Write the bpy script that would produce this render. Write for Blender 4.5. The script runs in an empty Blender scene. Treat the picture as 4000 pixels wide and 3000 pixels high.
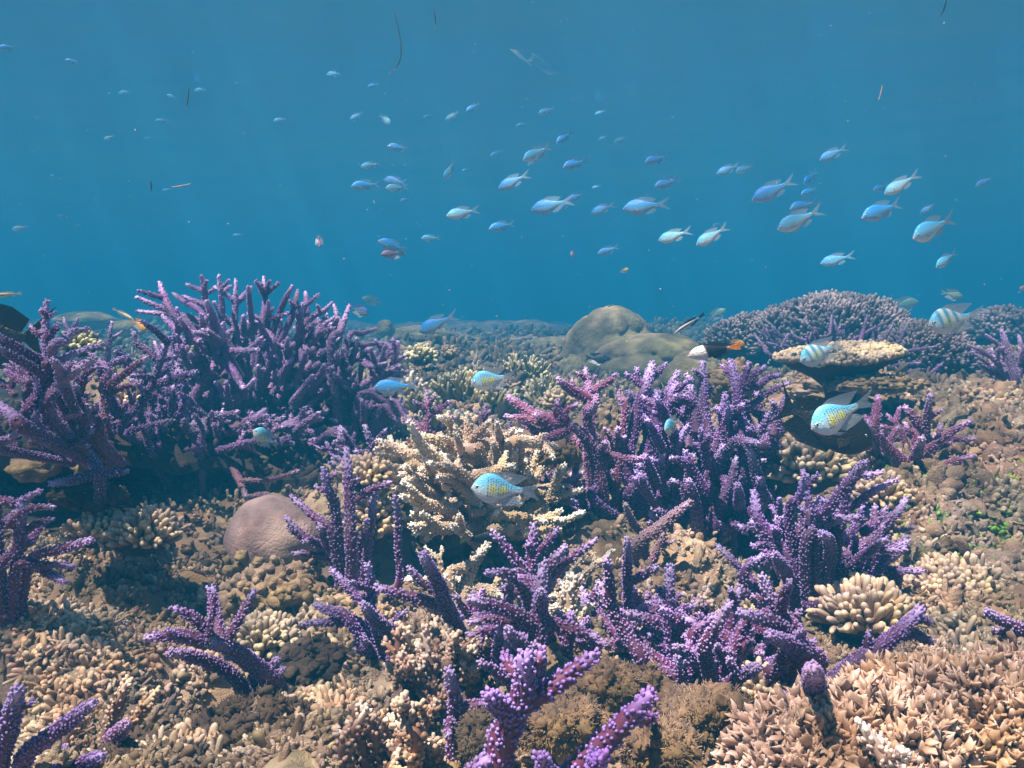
import bpy, math, numpy as np
from mathutils import Vector, Matrix
S = bpy.context.scene
R = math.radians
rng = np.random.default_rng(7)

# ------------------------------------------------------------------ camera, world, sun, exposure
W, H, F, HY = 4000, 3000, 3683.0, 1270.0
PITCH = math.atan((1500 - HY) / F)
cam = bpy.data.cameras.new('camera'); cam_o = bpy.data.objects.new('camera', cam); S.collection.objects.link(cam_o)
cam.sensor_width = 36; cam.lens = 36 * F / W; cam.clip_start = 0.02; cam.clip_end = 300
cam_o.location = (0, 0, 0); cam_o.rotation_euler = (R(90) - PITCH, 0, 0); S.camera = cam_o
S.view_settings.view_transform = 'Standard'; S.view_settings.look = 'None'; S.view_settings.gamma = 1
S.view_settings.exposure = 0.95
S.cycles.volume_bounces = 0; S.cycles.max_bounces = 5; S.cycles.diffuse_bounces = 1; S.cycles.glossy_bounces = 2
S.cycles.transparent_max_bounces = 8
try: S.cycles.use_denoising = True
except Exception: pass
SUN = np.array([-0.32, -0.26, 0.92]); SUN /= np.linalg.norm(SUN)
w = bpy.data.worlds.new('World'); S.world = w; w.use_nodes = True
sky = w.node_tree.nodes.new('ShaderNodeTexSky'); sky.sky_type = 'NISHITA'; sky.sun_disc = False
sky.sun_elevation = math.asin(SUN[2]); sky.sun_rotation = math.atan2(SUN[0], SUN[1])
w.node_tree.nodes['Background'].inputs[1].default_value = 0.05
w.node_tree.links.new(sky.outputs[0], w.node_tree.nodes['Background'].inputs[0])
sl = bpy.data.lights.new('sun', 'SUN'); sl.energy = 5.0; sl.angle = R(0.6); sl.color = (1, .82, .66)
so = bpy.data.objects.new('sun', sl); S.collection.objects.link(so)
so.rotation_euler = Vector(SUN).to_track_quat('Z', 'Y').to_euler()

# ------------------------------------------------------------------ helpers
CP, SP = math.cos(PITCH), math.sin(PITCH)
def P(px, py, d):
    """photo pixel + forward distance (m) -> point"""
    px = np.asarray(px, float); py = np.asarray(py, float); d = np.asarray(d, float)
    x = (px - W/2) / F * d; u = -(py - H/2) / F * d
    return np.stack([x, d*CP + u*SP, u*CP - d*SP], -1)
REG = {'A': (0, 1000), 'B': (1330, 1000), 'C': (2660, 1000), 'D': (0, 2000), 'E': (1330, 2000), 'F': (2660, 2000), 'P': (0, 0)}
def ZK(r): return 1.0 if r == 'P' else 1.6507
def Z(r, x, y):
    k = ZK(r); return REG[r][0] + x/k, REG[r][1] + y/k
def PZ(r, x, y, d):
    a, b = Z(r, x, y); return P(a, b, d)

def hash3(i, j, k, seed):
    h = (i*374761393 + j*668265263 + k*2147483647 + seed*974634777) & 0xffffffff
    h = ((h ^ (h >> 13)) * 1274126177) & 0xffffffff
    h = ((h ^ (h >> 16)) * 2246822519) & 0xffffffff
    return ((h ^ (h >> 15)) & 0xffff) / 65535.0
def vnoise(p, seed=0):
    p = np.asarray(p, float); f = np.floor(p); i = f.astype(np.int64); t = p - f; t = t*t*(3-2*t)
    r = 0
    for a in (0, 1):
        for b in (0, 1):
            for c in (0, 1):
                wgt = (t[..., 0] if a else 1-t[..., 0])*(t[..., 1] if b else 1-t[..., 1])*(t[..., 2] if c else 1-t[..., 2])
                r = r + wgt*hash3(i[..., 0]+a, i[..., 1]+b, i[..., 2]+c, seed)
    return r*2-1
def fbm(p, o=4, seed=0, g=.5):
    p = np.asarray(p, float); s = 0; a = 1
    for k in range(o): s = s + a*vnoise(p*2**k, seed+k*17); a *= g
    return s
def nrm(v): return v/np.maximum(np.linalg.norm(v, axis=-1, keepdims=True), 1e-9)

class MB:
    """mesh builder: vertices, tris/quads, 'bump' and 'tip' attributes, material index"""
    def __init__(s): s.V = []; s.Fq = []; s.B = []; s.T = []; s.n = 0; s.mi = []
    def add(s, v, f, b=0., t=0., mi=0):
        v = np.asarray(v, float).reshape(-1, 3); f = np.asarray(f, np.int64)
        s.V.append(v); s.Fq.append(f + s.n); s.n += len(v); s.mi.append(mi)
        s.B.append(np.broadcast_to(np.asarray(b, float), (len(v),))); s.T.append(np.broadcast_to(np.asarray(t, float), (len(v),)))
    def build(s, name, mats, parent=None, origin=(0, 0, 0)):
        me = bpy.data.meshes.new(name)
        V = np.concatenate(s.V) - np.asarray(origin); lens = []; idx = []; mi = []
        for f, m_ in zip(s.Fq, s.mi):
            idx.append(f.reshape(-1)); lens.append(np.full(len(f), f.shape[1])); mi.append(np.full(len(f), m_))
        idx = np.concatenate(idx); lens = np.concatenate(lens); mi = np.concatenate(mi)
        me.vertices.add(len(V)); me.vertices.foreach_set('co', V.astype(np.float32).ravel())
        me.loops.add(len(idx)); me.loops.foreach_set('vertex_index', idx.astype(np.int32))
        me.polygons.add(len(lens)); st = np.concatenate([[0], np.cumsum(lens)[:-1]])
        me.polygons.foreach_set('loop_start', st.astype(np.int32))
        try: me.polygons.foreach_set('loop_total', lens.astype(np.int32))
        except Exception: pass
        me.polygons.foreach_set('material_index', mi.astype(np.int32))
        me.polygons.foreach_set('use_smooth', np.ones(len(lens), bool))
        for nm, A in (('bump', s.B), ('tip', s.T)):
            at = me.attributes.new(nm, 'FLOAT', 'POINT'); at.data.foreach_set('value', np.concatenate(A).astype(np.float32))
        me.update(calc_edges=True); me.validate()
        for m_ in (mats if isinstance(mats, (list, tuple)) else [mats]): me.materials.append(m_)
        o = bpy.data.objects.new(name, me); S.collection.objects.link(o)
        if parent is not None: o.parent = parent
        else: o.location = origin
        return o
def tag(o, label=None, cat=None, group=None, kind=None):
    if label: o['label'] = label
    if cat: o['category'] = cat
    if group: o['group'] = group
    if kind: o['kind'] = kind
    return o
def empty(name, loc, label, cat, group=None):
    o = bpy.data.objects.new(name, None); o.empty_display_size = .02; S.collection.objects.link(o); o.location = loc
    return tag(o, label, cat, group)

def spline(pts, rad, step):
    pts = np.asarray(pts, float); rad = np.asarray(rad, float)
    if len(pts) == 2:
        mid = (pts[0]+pts[1])/2; pts = np.array([pts[0], mid, pts[1]]); rad = np.array([rad[0], (rad[0]+rad[1])/2, rad[1]])
    q = np.vstack([2*pts[0]-pts[1], pts, 2*pts[-1]-pts[-2]]); out = []; ro = []
    for i in range(len(pts)-1):
        L = np.linalg.norm(pts[i+1]-pts[i]); n = max(2, int(math.ceil(L/step)))
        t = np.linspace(0, 1, n, endpoint=False)[:, None]
        a, b, c, d = q[i], q[i+1], q[i+2], q[i+3]
        out.append(.5*((2*b)+(-a+c)*t+(2*a-5*b+4*c-d)*t**2+(-a+3*b-3*c+d)*t**3)); ro.append(rad[i]+(rad[i+1]-rad[i])*t[:, 0])
    out.append(pts[-1:]); ro.append(rad[-1:])
    return np.concatenate(out), np.concatenate(ro)
def frames(c):
    t = np.gradient(c, axis=0); t = nrm(t)
    n = np.zeros_like(c); a = np.array([0., 0, 1]) if abs(t[0][2]) < .9 else np.array([1., 0, 0])
    v = np.cross(t[0], a); v /= np.linalg.norm(v)
    for i in range(len(c)):
        v = v - t[i]*np.dot(v, t[i]); v = v/max(np.linalg.norm(v), 1e-9); n[i] = v
    return t, n, np.cross(t, n)
def tube(mb, pts, rad, sides=9, step=None, seed=0, lump=.1, tipround=True, t0=0., mi=0, tipw=.18):
    step = step or max(.0015, float(np.mean(rad))*.8)
    c, r = spline(pts, rad, step)
    s = np.concatenate([[0], np.cumsum(np.linalg.norm(np.diff(c, axis=0), axis=1))]); L = s[-1]
    c = c + .12*r[:, None]*np.stack([vnoise(np.stack([s/(r.mean()*3), s*0+q, s*0+seed], -1), 5) for q in range(3)], -1)*lump*6
    if tipround:
        tt, _, _ = frames(c); d = tt[-1]; e = c[-1]; rr = r[-1]
        ex = np.array([[.45, .9], [.8, .6], [.97, .25]])
        c = np.vstack([c, e + d*rr*ex[:, :1]]); r = np.concatenate([r, rr*ex[:, 1]]); s = np.concatenate([s, L + rr*ex[:, 0]])
    T, N, B = frames(c)
    th = np.linspace(0, 2*math.pi, sides, endpoint=False)
    dirs = N[:, None]*np.cos(th)[None, :, None] + B[:, None]*np.sin(th)[None, :, None]
    rr = r[:, None]*(1 + lump*vnoise(np.stack([np.cos(th)[None]+s[:, None]/(r.mean()*2.2), np.sin(th)[None]+0*s[:, None]+seed, 0*s[:, None]+th[None]*0], -1), seed % 97))
    v = c[:, None] + dirs*rr[..., None]
    n = len(c); i = np.arange(n-1)[:, None]*sides; j = np.arange(sides)[None]; j2 = (j+1) % sides
    f = np.stack([i+j, i+j2, i+sides+j2, i+sides+j], -1).reshape(-1, 4)
    tt = np.clip((s-(L*(1-tipw)))/(max(L*tipw, 1e-6)), 0, 1); tt = t0 + (1-t0)*tt
    mb.add(v.reshape(-1, 3), f, 0., np.repeat(tt, sides), mi)
    mb.add(np.vstack([v[0], v[0].mean(0)-T[0]*r[0]*.5]), [[(k+1) % sides, k, sides] for k in range(sides)], 0., 0., mi)
    top = v[-1]; mb.add(np.vstack([top, top.mean(0)+T[-1]*r[-1]*.3]), [[k, (k+1) % sides, sides] for k in range(sides)], 0., tt[-1], mi)
    return c, r, s, T, N, B
def tmpl_cup():
    a = np.linspace(0, 2*math.pi, 6, endpoint=False); c = np.stack([np.cos(a), np.sin(a)], -1)
    V = np.vstack([np.c_[c*.5, np.zeros(6)], np.c_[c*.47, np.full(6, .6)], np.c_[c*.34, np.full(6, .95)], [[0, 0, .86]]])
    Fq = []
    for r in (0, 1):
        for k in range(6): Fq.append([r*6+k, r*6+(k+1) % 6, r*6+6+(k+1) % 6, r*6+6+k])
    Ft = [[12+k, 12+(k+1) % 6, 18] for k in range(6)]
    return V, np.array(Fq), np.array(Ft), np.r_[np.full(6, .1), np.full(6, .6), np.ones(6), .8]
def tmpl_cone(n=5):
    a = np.linspace(0, 2*math.pi, n, endpoint=False); c = np.stack([np.cos(a), np.sin(a)], -1)
    V = np.vstack([np.c_[c*.5, np.zeros(n)], np.c_[c*.38, np.full(n, .65)], [[0, 0, .95]]])
    Fq = [[k, (k+1) % n, n+(k+1) % n, n+k] for k in range(n)]; Ft = [[n+k, n+(k+1) % n, 2*n] for k in range(n)]
    return V, np.array(Fq), np.array(Ft), np.r_[np.full(n, .1), np.full(n, .8), 1.]
CUP, CONE, CONE4 = tmpl_cup(), tmpl_cone(5), tmpl_cone(4)
def inst(mb, tm, pos, zdir, sc, tip=0., sz=None, bump=None, mi=0):
    """scatter a template; sc = width scale, sz = height scale"""
    V, Fq, Ft, B = tm; pos = np.asarray(pos); n = len(pos)
    if n == 0: return
    z = nrm(np.asarray(zdir)); a = rng.normal(size=(n, 3)); x = nrm(np.cross(a, z)); y = np.cross(z, x)
    sc = np.broadcast_to(sc, (n,)); sz = sc if sz is None else np.broadcast_to(sz, (n,))
    v = pos[:, None] + x[:, None]*(V[None, :, 0:1]*sc[:, None, None]) + y[:, None]*(V[None, :, 1:2]*sc[:, None, None]) + z[:, None]*(V[None, :, 2:3]*sz[:, None, None])
    off = (np.arange(n)*len(V))[:, None, None]
    tip = np.repeat(np.broadcast_to(tip, (n,)), len(V)); b = np.tile(B if bump is None else bump, n)
    n0 = mb.n; mb.add(v.reshape(-1, 3), (Fq[None]+off).reshape(-1, Fq.shape[1]), b, tip, mi)
    if len(Ft): mb.Fq.append((Ft[None]+off).reshape(-1, 3)+n0); mb.mi.append(mi)
def bumps(mb, c, r, s, T, N, B, sp, tm, seed=0, hs=1.):
    L = s[-1]; pos = []; dr = []; sc = []; tp = []
    q = sp*.4; k = 0
    while q < L - r[-1]*.2:
        i = min(np.searchsorted(s, q), len(s)-1); rad = r[i]
        n = max(3, int(round(2*math.pi*rad/sp*1.05))); th = (np.arange(n)+.5*(k % 2)+rng.normal(0, .26, n))*2*math.pi/n
        qq = q + ((np.arange(n)/n)+(k*.37))%1.*sp*.9 + rng.normal(0, sp*.3, n); i = np.clip(np.searchsorted(s, qq), 1, len(s)-1); qq = np.clip(qq, 0, L); g = np.clip((qq-s[i-1])/np.maximum(s[i]-s[i-1], 1e-6), 0, 1)[:, None]; ci = c[i-1]*(1-g)+c[i]*g; ri = r[i-1]*(1-g[:, 0])+r[i]*g[:, 0]
        f = np.clip(qq/L, 0, 1)
        d = N[i]*np.cos(th)[:, None] + B[i]*np.sin(th)[:, None]
        keep = rng.random(n) < (.75+.25*f)
        pos.append((ci+d*(ri*.9)[:, None])[keep]); dr.append((d*.72+T[i]*(.45+.5*f)[:, None])[keep]); sc.append((sp*rng.uniform(.6, 1.05, n)*(.8+.2*f))[keep])
        tp.append(np.clip((f-.82)/.18, 0, 1)[keep]); q += sp*.88; k += 1
    if pos:
        pos = np.vstack(pos); dr = np.vstack(dr); sc = np.concatenate(sc); inst(mb, tm, pos, dr, sc*.76, np.concatenate(tp)*.7, sc*.95*hs)
    inst(mb, tm, [c[-1]-T[-1]*r[-1]*.2], [T[-1]], r[-1]*1.5, 1., r[-1]*1.5)

# ------------------------------------------------------------------ materials
def newmat(name):
    m = bpy.data.materials.new(name); m.use_nodes = True; nt = m.node_tree; return m, nt, nt.nodes['Principled BSDF'], nt.nodes.new, nt.links.new
def mixc(nt, a, b, fac=None):
    n = nt.nodes.new('ShaderNodeMix'); n.data_type = 'RGBA'
    for k, v in ((6, a), (7, b), (0, fac)):
        if v is None: continue
        if isinstance(v, (tuple, float, int)): n.inputs[k].default_value = (*v, 1) if isinstance(v, tuple) else v
        else: nt.links.new(v, n.inputs[k])
    return n.outputs[2]
def noise(nt, scale, detail=3, rough=.6):
    tc = nt.nodes.new('ShaderNodeTexCoord'); n = nt.nodes.new('ShaderNodeTexNoise'); n.inputs['Scale'].default_value = scale
    n.inputs['Detail'].default_value = detail; n.inputs['Roughness'].default_value = rough
    nt.links.new(tc.outputs['Object'], n.inputs['Vector']); return n.outputs[0]
def ramp(nt, src, a, b):
    n = nt.nodes.new('ShaderNodeMapRange'); n.inputs[1].default_value = a; n.inputs[2].default_value = b; nt.links.new(src, n.inputs[0]); return n.outputs[0]
def attr(nt, nm):
    n = nt.nodes.new('ShaderNodeAttribute'); n.attribute_name = nm; return n.outputs['Fac']
def coral_mat(name, base, bump, tip, dirt=None, hv=1., rough=.65, sc=60., bstr=.3, bd=.001):
    m, nt, p, N_, L_ = newmat(name)
    c = mixc(nt, base, bump, attr(nt, 'bump'))
    c = mixc(nt, c, tip, attr(nt, 'tip'))
    if dirt: c = mixc(nt, c, dirt, ramp(nt, noise(nt, sc*.35, 4), .52, .68))
    v = nt.nodes.new('ShaderNodeMix'); v.data_type = 'RGBA'; v.blend_type = 'MULTIPLY'; v.inputs[0].default_value = .6
    g = nt.nodes.new('ShaderNodeMapRange'); g.inputs[1].default_value = .3; g.inputs[2].default_value = .7; g.inputs[3].default_value = .5; g.inputs[4].default_value = 1.2
    L_(noise(nt, sc, 4), g.inputs[0]); cc = nt.nodes.new('ShaderNodeCombineColor')
    for k in range(3): L_(g.outputs[0], cc.inputs[k])
    L_(c, v.inputs[6]); L_(cc.outputs[0], v.inputs[7]); hs = N_('ShaderNodeHueSaturation'); L_(v.outputs[2], hs.inputs['Color'])
    for inp, lo, hi_, sc_ in (('Hue', .475, .525, .17), ('Saturation', .65, 1.25, .23), ('Value', .70, 1.3, .29)):
        g_ = N_('ShaderNodeMapRange'); g_.inputs[1].default_value = .32; g_.inputs[2].default_value = .68; g_.inputs[3].default_value = (lo+hi_)/2+(lo-hi_)/2*hv; g_.inputs[4].default_value = (lo+hi_)/2+(hi_-lo)/2*hv; L_(noise(nt, sc*sc_, 2), g_.inputs[0]); L_(g_.outputs[0], hs.inputs[inp])
    L_(hs.outputs[0], p.inputs['Base Color'])
    p.inputs['Roughness'].default_value = rough
    b = N_('ShaderNodeBump'); b.inputs['Strength'].default_value = bstr; b.inputs['Distance'].default_value = bd
    L_(noise(nt, sc*8, 3, .7), b.inputs['Height']); L_(b.outputs[0], p.inputs['Normal'])
    return m
PURPLE = coral_mat('purple_coral', (.115, .022, .085), (.36, .23, .68), (.54, .40, .82), hv=.4)
PURPLE_B = coral_mat('violet_coral', (.075, .020, .10), (.34, .21, .70), (.50, .38, .84), hv=.4)
PURPLE_C = coral_mat('magenta_purple_coral', (.15, .022, .075), (.43, .25, .66), (.62, .43, .80), hv=.4)
PURPLE_N = coral_mat('purple_coral_near', (.10, .010, .055), (.25, .14, .62), (.32, .17, .62), hv=.4)
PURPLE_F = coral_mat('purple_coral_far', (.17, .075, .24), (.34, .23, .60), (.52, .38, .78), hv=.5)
DUSKY = coral_mat('dusky_purple_coral', (.17, .085, .13), (.40, .27, .42), (.5, .36, .6))
BROWN = coral_mat('brown_coral', (.50, .37, .25), (.90, .80, .66), (.97, .94, .88))
BROWNF = coral_mat('olive_coral', (.22, .19, .08), (.42, .38, .20), (.62, .60, .42))
TAN = coral_mat('tan_finger_coral', (.27, .165, .10), (.55, .385, .265), (.82, .66, .50), sc=90)
CREAM = coral_mat('cream_table_coral', (.17, .125, .08), (.40, .31, .215), (.64, .55, .42), sc=90)
GREYC = coral_mat('grey_bush_coral', (.08, .062, .09), (.21, .17, .21), (.38, .33, .38), sc=50)
FARC = coral_mat('far_reef_coral', (.05, .045, .035), (.13, .12, .08), (.2, .18, .12), sc=9)
PINKB = coral_mat('pinkish_brown_coral', (.20, .105, .07), (.44, .29, .20), (.84, .68, .55), sc=90)
ORANGE = coral_mat('orange_soft_coral', (.26, .135, .065), (.62, .40, .28), (.96, .76, .68), dirt=(.38, .22, .13), hv=.6, sc=60, rough=.55)
PALE = coral_mat('pale_coral', (.60, .40, .34), (.90, .75, .66), (.95, .88, .84))
ROCK = coral_mat('reef_rock', (.22, .15, .09), (.46, .34, .22), (.52, .40, .25), dirt=(.07, .05, .035), sc=45, bstr=.8, bd=.003, rough=.9)
RUBBLE = coral_mat('rubble', (.23, .16, .105), (.46, .35, .25), (.74, .61, .47), dirt=(.085, .06, .04), sc=55, bstr=1., bd=.004, rough=.9)
TURF = coral_mat('turf_algae', (.09, .055, .03), (.25, .16, .085), (.62, .46, .28), dirt=(.05, .035, .025), sc=70, rough=.9)
DTURF_SHADE = coral_mat('dark_turf_and_shade', (.06, .04, .028), (.16, .11, .065), (.42, .32, .20), dirt=(.03, .025, .02), sc=70, rough=.9)  # turf copy darkened so its colour holds the shade of the gaps
DARKROCK_SHADE = coral_mat('dark_rock_and_shade', (.03, .023, .018), (.10, .07, .05), (.20, .15, .10), dirt=(.02, .02, .02), sc=45, bstr=.8, bd=.003, rough=.95)  # near-black rock: shade of the left hollow put into the colour
GREEN = coral_mat('green_algae', (.03, .07, .015), (.10, .22, .03), (.3, .5, .08), sc=60)
MAUVE = coral_mat('mauve_massive_coral', (.24, .16, .165), (.36, .26, .265), (.4, .27, .25), dirt=(.42, .33, .30), sc=40, bstr=.9, bd=.0015, rough=.85)
BOULDER = coral_mat('boulder_coral_skin', (.13, .125, .075), (.34, .32, .19), (.42, .40, .24), dirt=(.22, .19, .15), sc=22, bstr=.7, bd=.004, rough=.9)

# ------------------------------------------------------------------ ground
GC = []
for y_, row in ((3000, ((0, .74), (1000, .74), (2000, .72), (3000, .70), (4000, .62))), (2500, ((0, .92), (800, .88), (1300, .95), (2000, .92), (3000, .92), (3900, .78))),
                (2200, ((300, 1.08), (1100, 1.1), (2000, 1.15), (3000, 1.15), (3900, .98))), (1900, ((400, 1.55), (1000, 1.5), (1600, 1.4), (2500, 1.45), (3300, 1.25), (3900, 1.15))),
                (1650, ((300, 1.9), (1500, 1.75), (2500, 1.8), (3300, 1.5), (3900, 1.35))), (1500, ((400, 2.4), (1700, 2.1), (2300, 2.5), (3000, 2.3), (3500, 1.9), (3950, 1.75))),
                (1400, ((300, 3.2), (1200, 3.0), (1800, 3.2), (2400, 3.6), (3500, 2.7), (4000, 2.4))), (1320, ((0, 6), (1500, 6.5), (2700, 6), (4000, 4.5))), (1285, ((0, 14), (2000, 14), (4000, 12)))):
    for x_, d_ in row: GC.append(P(x_, y_, d_))
ROOTS = [("A", 1650, 1180, 1.5), ("B", 40, 1180, 1.46), ("A", 650, 700, 1.75), ("D", 60, 440, 0.78), ("D", 1800, 1180, 0.68), ("D", 150, 1760, 0.52), ("D", 720, 1530, 0.6), ("B", 60, 2080, 0.84), ("B", 180, 1460, 1.1), ("B", 550, 1200, 1.25), ("B", 910, 1220, 1.3), ("B", 950, 1850, 1.02), ("E", 850, 720, 0.84), ("B", 1690, 1600, 1.08), ("B", 2200, 1700, 1.1), ("E", 1950, 330, 0.98), ("F", 860, 640, 0.86), ("C", 1520, 1440, 1.12), ("C", 2130, 830, 1.7), ("C", 1000, 700, 1.98), ("E", 430, 1030, 0.66), ("E", 770, 840, 0.67), ("E", 1280, 660, 0.74), ("E", 1270, 1060, 0.57), ("E", 1950, 1060, 0.63), ("E", 2220, 1340, 0.6), ("F", 430, 1350, 0.58), ("F", 860, 1300, 0.5), ("F", 880, 1280, 0.6), ("F", 2350, 900, 0.62), ("E", 735, 1560, 0.5), ("E", 990, 1820, 0.44), ("E", 1480, 1850, 0.43), ("F", 1500, 1850, 0.4), ("E", 600, 1400, 0.6), ("E", 300, 1700, 0.5), ("D", 720, 1560, 0.62), ("E", 1480, 800, 0.68), ("E", 2010, 800, 0.72), ("F", 90, 860, 0.66)]
for r_, x_, y_, d_ in ROOTS: GC.append(PZ(r_, x_, y_, d_)-np.array([0, 0, .005]))
GC = np.array(GC); GU = np.stack([GC[:, 0]/GC[:, 1]*1.6, np.log(GC[:, 1])], -1)
def gz0(x, y):
    x = np.asarray(x, float); y = np.maximum(np.asarray(y, float), .35)
    u = np.stack([np.clip(x/y, -1.2, 1.2)*1.6, np.log(y)], -1); r = 0; ws = 0
    for k in range(len(GC)):
        d2 = ((u-GU[k])**2).sum(-1)+.0015; wt = d2**-1.7; r = r+wt*GC[k, 2]; ws = ws+wt
    return r/ws
def gz(x, y):
    x = np.asarray(x, float); y = np.asarray(y, float); p = np.stack([x, y, 0*x], -1)
    dist = np.sqrt(x*x+y*y); far = np.clip((dist-1.5)/4, 0, 1)
    z = gz0(x, y) + .022*fbm(p/.16, 3, 3) - .030*np.clip(fbm(p/.085, 3, 55)-.25, 0, 1)*np.clip(3/np.maximum(dist, .1), 0, 1) + (.05*far)*fbm(p/.7, 3, 9) + .13*np.clip((dist-4)/6, 0, 1)*fbm(p/1.8, 3, 19)
    return z + .008*np.abs(fbm(p/.03, 3, 21))*np.clip(3/np.maximum(dist, .1), 0, 1)
def gp(px, py, lift=0.):
    """photo pixel -> point where its ray meets the ground"""
    d = .4
    while d < 20:
        q = P(px, py, d)
        if q[2] <= gz(q[0], q[1]): break
        d *= 1.01
    q = P(px, py, d); q[2] += lift; return q
def ground():
    n = 620; u = np.linspace(-1, 1, n); k = 6.2
    X = 35*np.sinh(k*u)/math.sinh(k); yv = np.linspace(-1, 1, n+80); Y = 34*np.sinh(k*yv)/math.sinh(k) + .9
    XX, YY = np.meshgrid(X, Y, indexing='ij'); ZZ = gz(XX, YY)
    v = np.stack([XX, YY, ZZ], -1).reshape(-1, 3); m = len(Y)
    i = (np.arange(n-1)[:, None]*m+np.arange(m-1)[None]).ravel(); f = np.stack([i, i+m, i+m+1, i+1], -1)
    mb = MB(); nb = np.clip(.5+.6*fbm(v*9, 3, 33), 0, 1); mb.add(v, f, nb, 0)
    tag(mb.build('seabed', ROCK), kind='structure')
ground()

# ------------------------------------------------------------------ haze and water surface
def box(name, x, y, z0, z1, m):
    v = [(sx*x, sy*y, z) for z in (z0, z1) for sx, sy in ((-1, -1), (1, -1), (1, 1), (-1, 1))]
    me = bpy.data.meshes.new(name); me.from_pydata(v, [], [(3, 2, 1, 0), (4, 5, 6, 7), (0, 1, 5, 4), (1, 2, 6, 5), (2, 3, 7, 6), (3, 0, 4, 7)])
    me.materials.append(m); o = bpy.data.objects.new(name, me); S.collection.objects.link(o); return o
hm = bpy.data.materials.new('sea_water_haze'); hm.use_nodes = True; n = hm.node_tree; n.nodes.clear()
ho = n.nodes.new('ShaderNodeOutputMaterial'); hv = n.nodes.new('ShaderNodeVolumePrincipled')
hv.inputs['Color'].default_value = (.020, .335, .735, 1); hv.inputs['Density'].default_value = .205
hv.inputs['Density Attribute'].default_value = ''; hv.inputs['Absorption Color'].default_value = (0, 0, 0, 1); hv.inputs['Anisotropy'].default_value = 0
n.links.new(hv.outputs[0], ho.inputs['Volume'])
tag(box('haze', 37, 37, -2.0, 1.32, hm), 'blue sea water fading far reef away', 'haze', kind='stuff')
def water():
    m = bpy.data.materials.new('water_surface'); m.use_nodes = True; n = m.node_tree; n.nodes.clear(); N_ = n.nodes.new; L_ = n.links.new
    o = N_('ShaderNodeOutputMaterial'); mx = N_('ShaderNodeMixShader'); tr = N_('ShaderNodeBsdfTransparent'); gl = N_('ShaderNodeBsdfGlossy')
    gl.inputs['Roughness'].default_value = .3; gl.inputs['Color'].default_value = (.36, .74, .94, 1)
    lw = N_('ShaderNodeLayerWeight'); lw.inputs[0].default_value = .5
    rp = N_('ShaderNodeMapRange'); rp.interpolation_type = 'SMOOTHSTEP'; rp.inputs[1].default_value = .12; rp.inputs[2].default_value = .5; rp.inputs[3].default_value = .03; rp.inputs[4].default_value = .97
    L_(lw.outputs['Facing'], rp.inputs[0]); L_(rp.outputs[0], mx.inputs[0]); L_(tr.outputs[0], mx.inputs[1]); L_(gl.outputs[0], mx.inputs[2]); L_(mx.outputs[0], o.inputs[0])
    tc = N_('ShaderNodeTexCoord'); no = N_('ShaderNodeTexNoise'); no.inputs['Scale'].default_value = .9; no.inputs['Detail'].default_value = 2; L_(tc.outputs['Object'], no.inputs['Vector'])
    bp = N_('ShaderNodeBump'); bp.inputs['Strength'].default_value = .35; bp.inputs['Distance'].default_value = .15; L_(no.outputs[0], bp.inputs['Height']); L_(bp.outputs[0], gl.inputs['Normal'])
    # sun dapple painted into the transparent colour: bright line network and broad patches
    n2 = N_('ShaderNodeTexNoise'); n2.inputs['Scale'].default_value = 4; L_(tc.outputs['Object'], n2.inputs['Vector'])
    va = N_('ShaderNodeVectorMath'); va.operation = 'MULTIPLY_ADD'; va.inputs[1].default_value = (.22, .22, .22)
    L_(n2.outputs['Color'], va.inputs[0]); L_(tc.outputs['Object'], va.inputs[2]); acc = None
    for sc_, wd_, hi_ in ((6.5, .24, .75), (3.1, .30, .35)):
        vo = N_('ShaderNodeTexVoronoi'); vo.feature = 'DISTANCE_TO_EDGE'; vo.voronoi_dimensions = '2D'; vo.inputs['Scale'].default_value = sc_; L_(va.outputs[0], vo.inputs['Vector'])
        q_ = N_('ShaderNodeMapRange'); q_.interpolation_type = 'SMOOTHSTEP'; q_.inputs[1].default_value = 0; q_.inputs[2].default_value = wd_; q_.inputs[3].default_value = hi_; q_.inputs[4].default_value = 0; L_(vo.outputs[0], q_.inputs[0])
        if acc is None: acc = q_.outputs[0]
        else: a_ = N_('ShaderNodeMath'); a_.operation = 'ADD'; L_(acc, a_.inputs[0]); L_(q_.outputs[0], a_.inputs[1]); acc = a_.outputs[0]
    n3 = N_('ShaderNodeTexNoise'); n3.inputs['Scale'].default_value = 1.7; n3.inputs['Detail'].default_value = 2; L_(tc.outputs['Object'], n3.inputs['Vector'])
    r3 = N_('ShaderNodeMapRange'); r3.inputs[1].default_value = .38; r3.inputs[2].default_value = .62; r3.inputs[3].default_value = .58; r3.inputs[4].default_value = 1.2; L_(n3.outputs[0], r3.inputs[0])
    a_ = N_('ShaderNodeMath'); a_.operation = 'ADD'; a_.inputs[1].default_value = .80; L_(acc, a_.inputs[0])
    r2 = N_('ShaderNodeMath'); r2.operation = 'MULTIPLY'; L_(a_.outputs[0], r2.inputs[0]); L_(r3.outputs[0], r2.inputs[1])
    cc = N_('ShaderNodeCombineColor')
    for i in range(3): L_(r2.outputs[0], cc.inputs[i])
    L_(cc.outputs[0], tr.inputs[0])
    X = np.linspace(-36, 36, 60); XX, YY = np.meshgrid(X, X, indexing='ij'); v = np.stack([XX, YY, 1.2+.02*fbm(np.stack([XX, YY, 0*XX], -1)/3, 2, 4)], -1).reshape(-1, 3)
    i = (np.arange(59)[:, None]*60+np.arange(59)[None]).ravel(); mb = MB(); mb.add(v, np.stack([i, i+60, i+61, i+1], -1))
    tag(mb.build('water_surface', m), kind='structure')
water()
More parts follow.
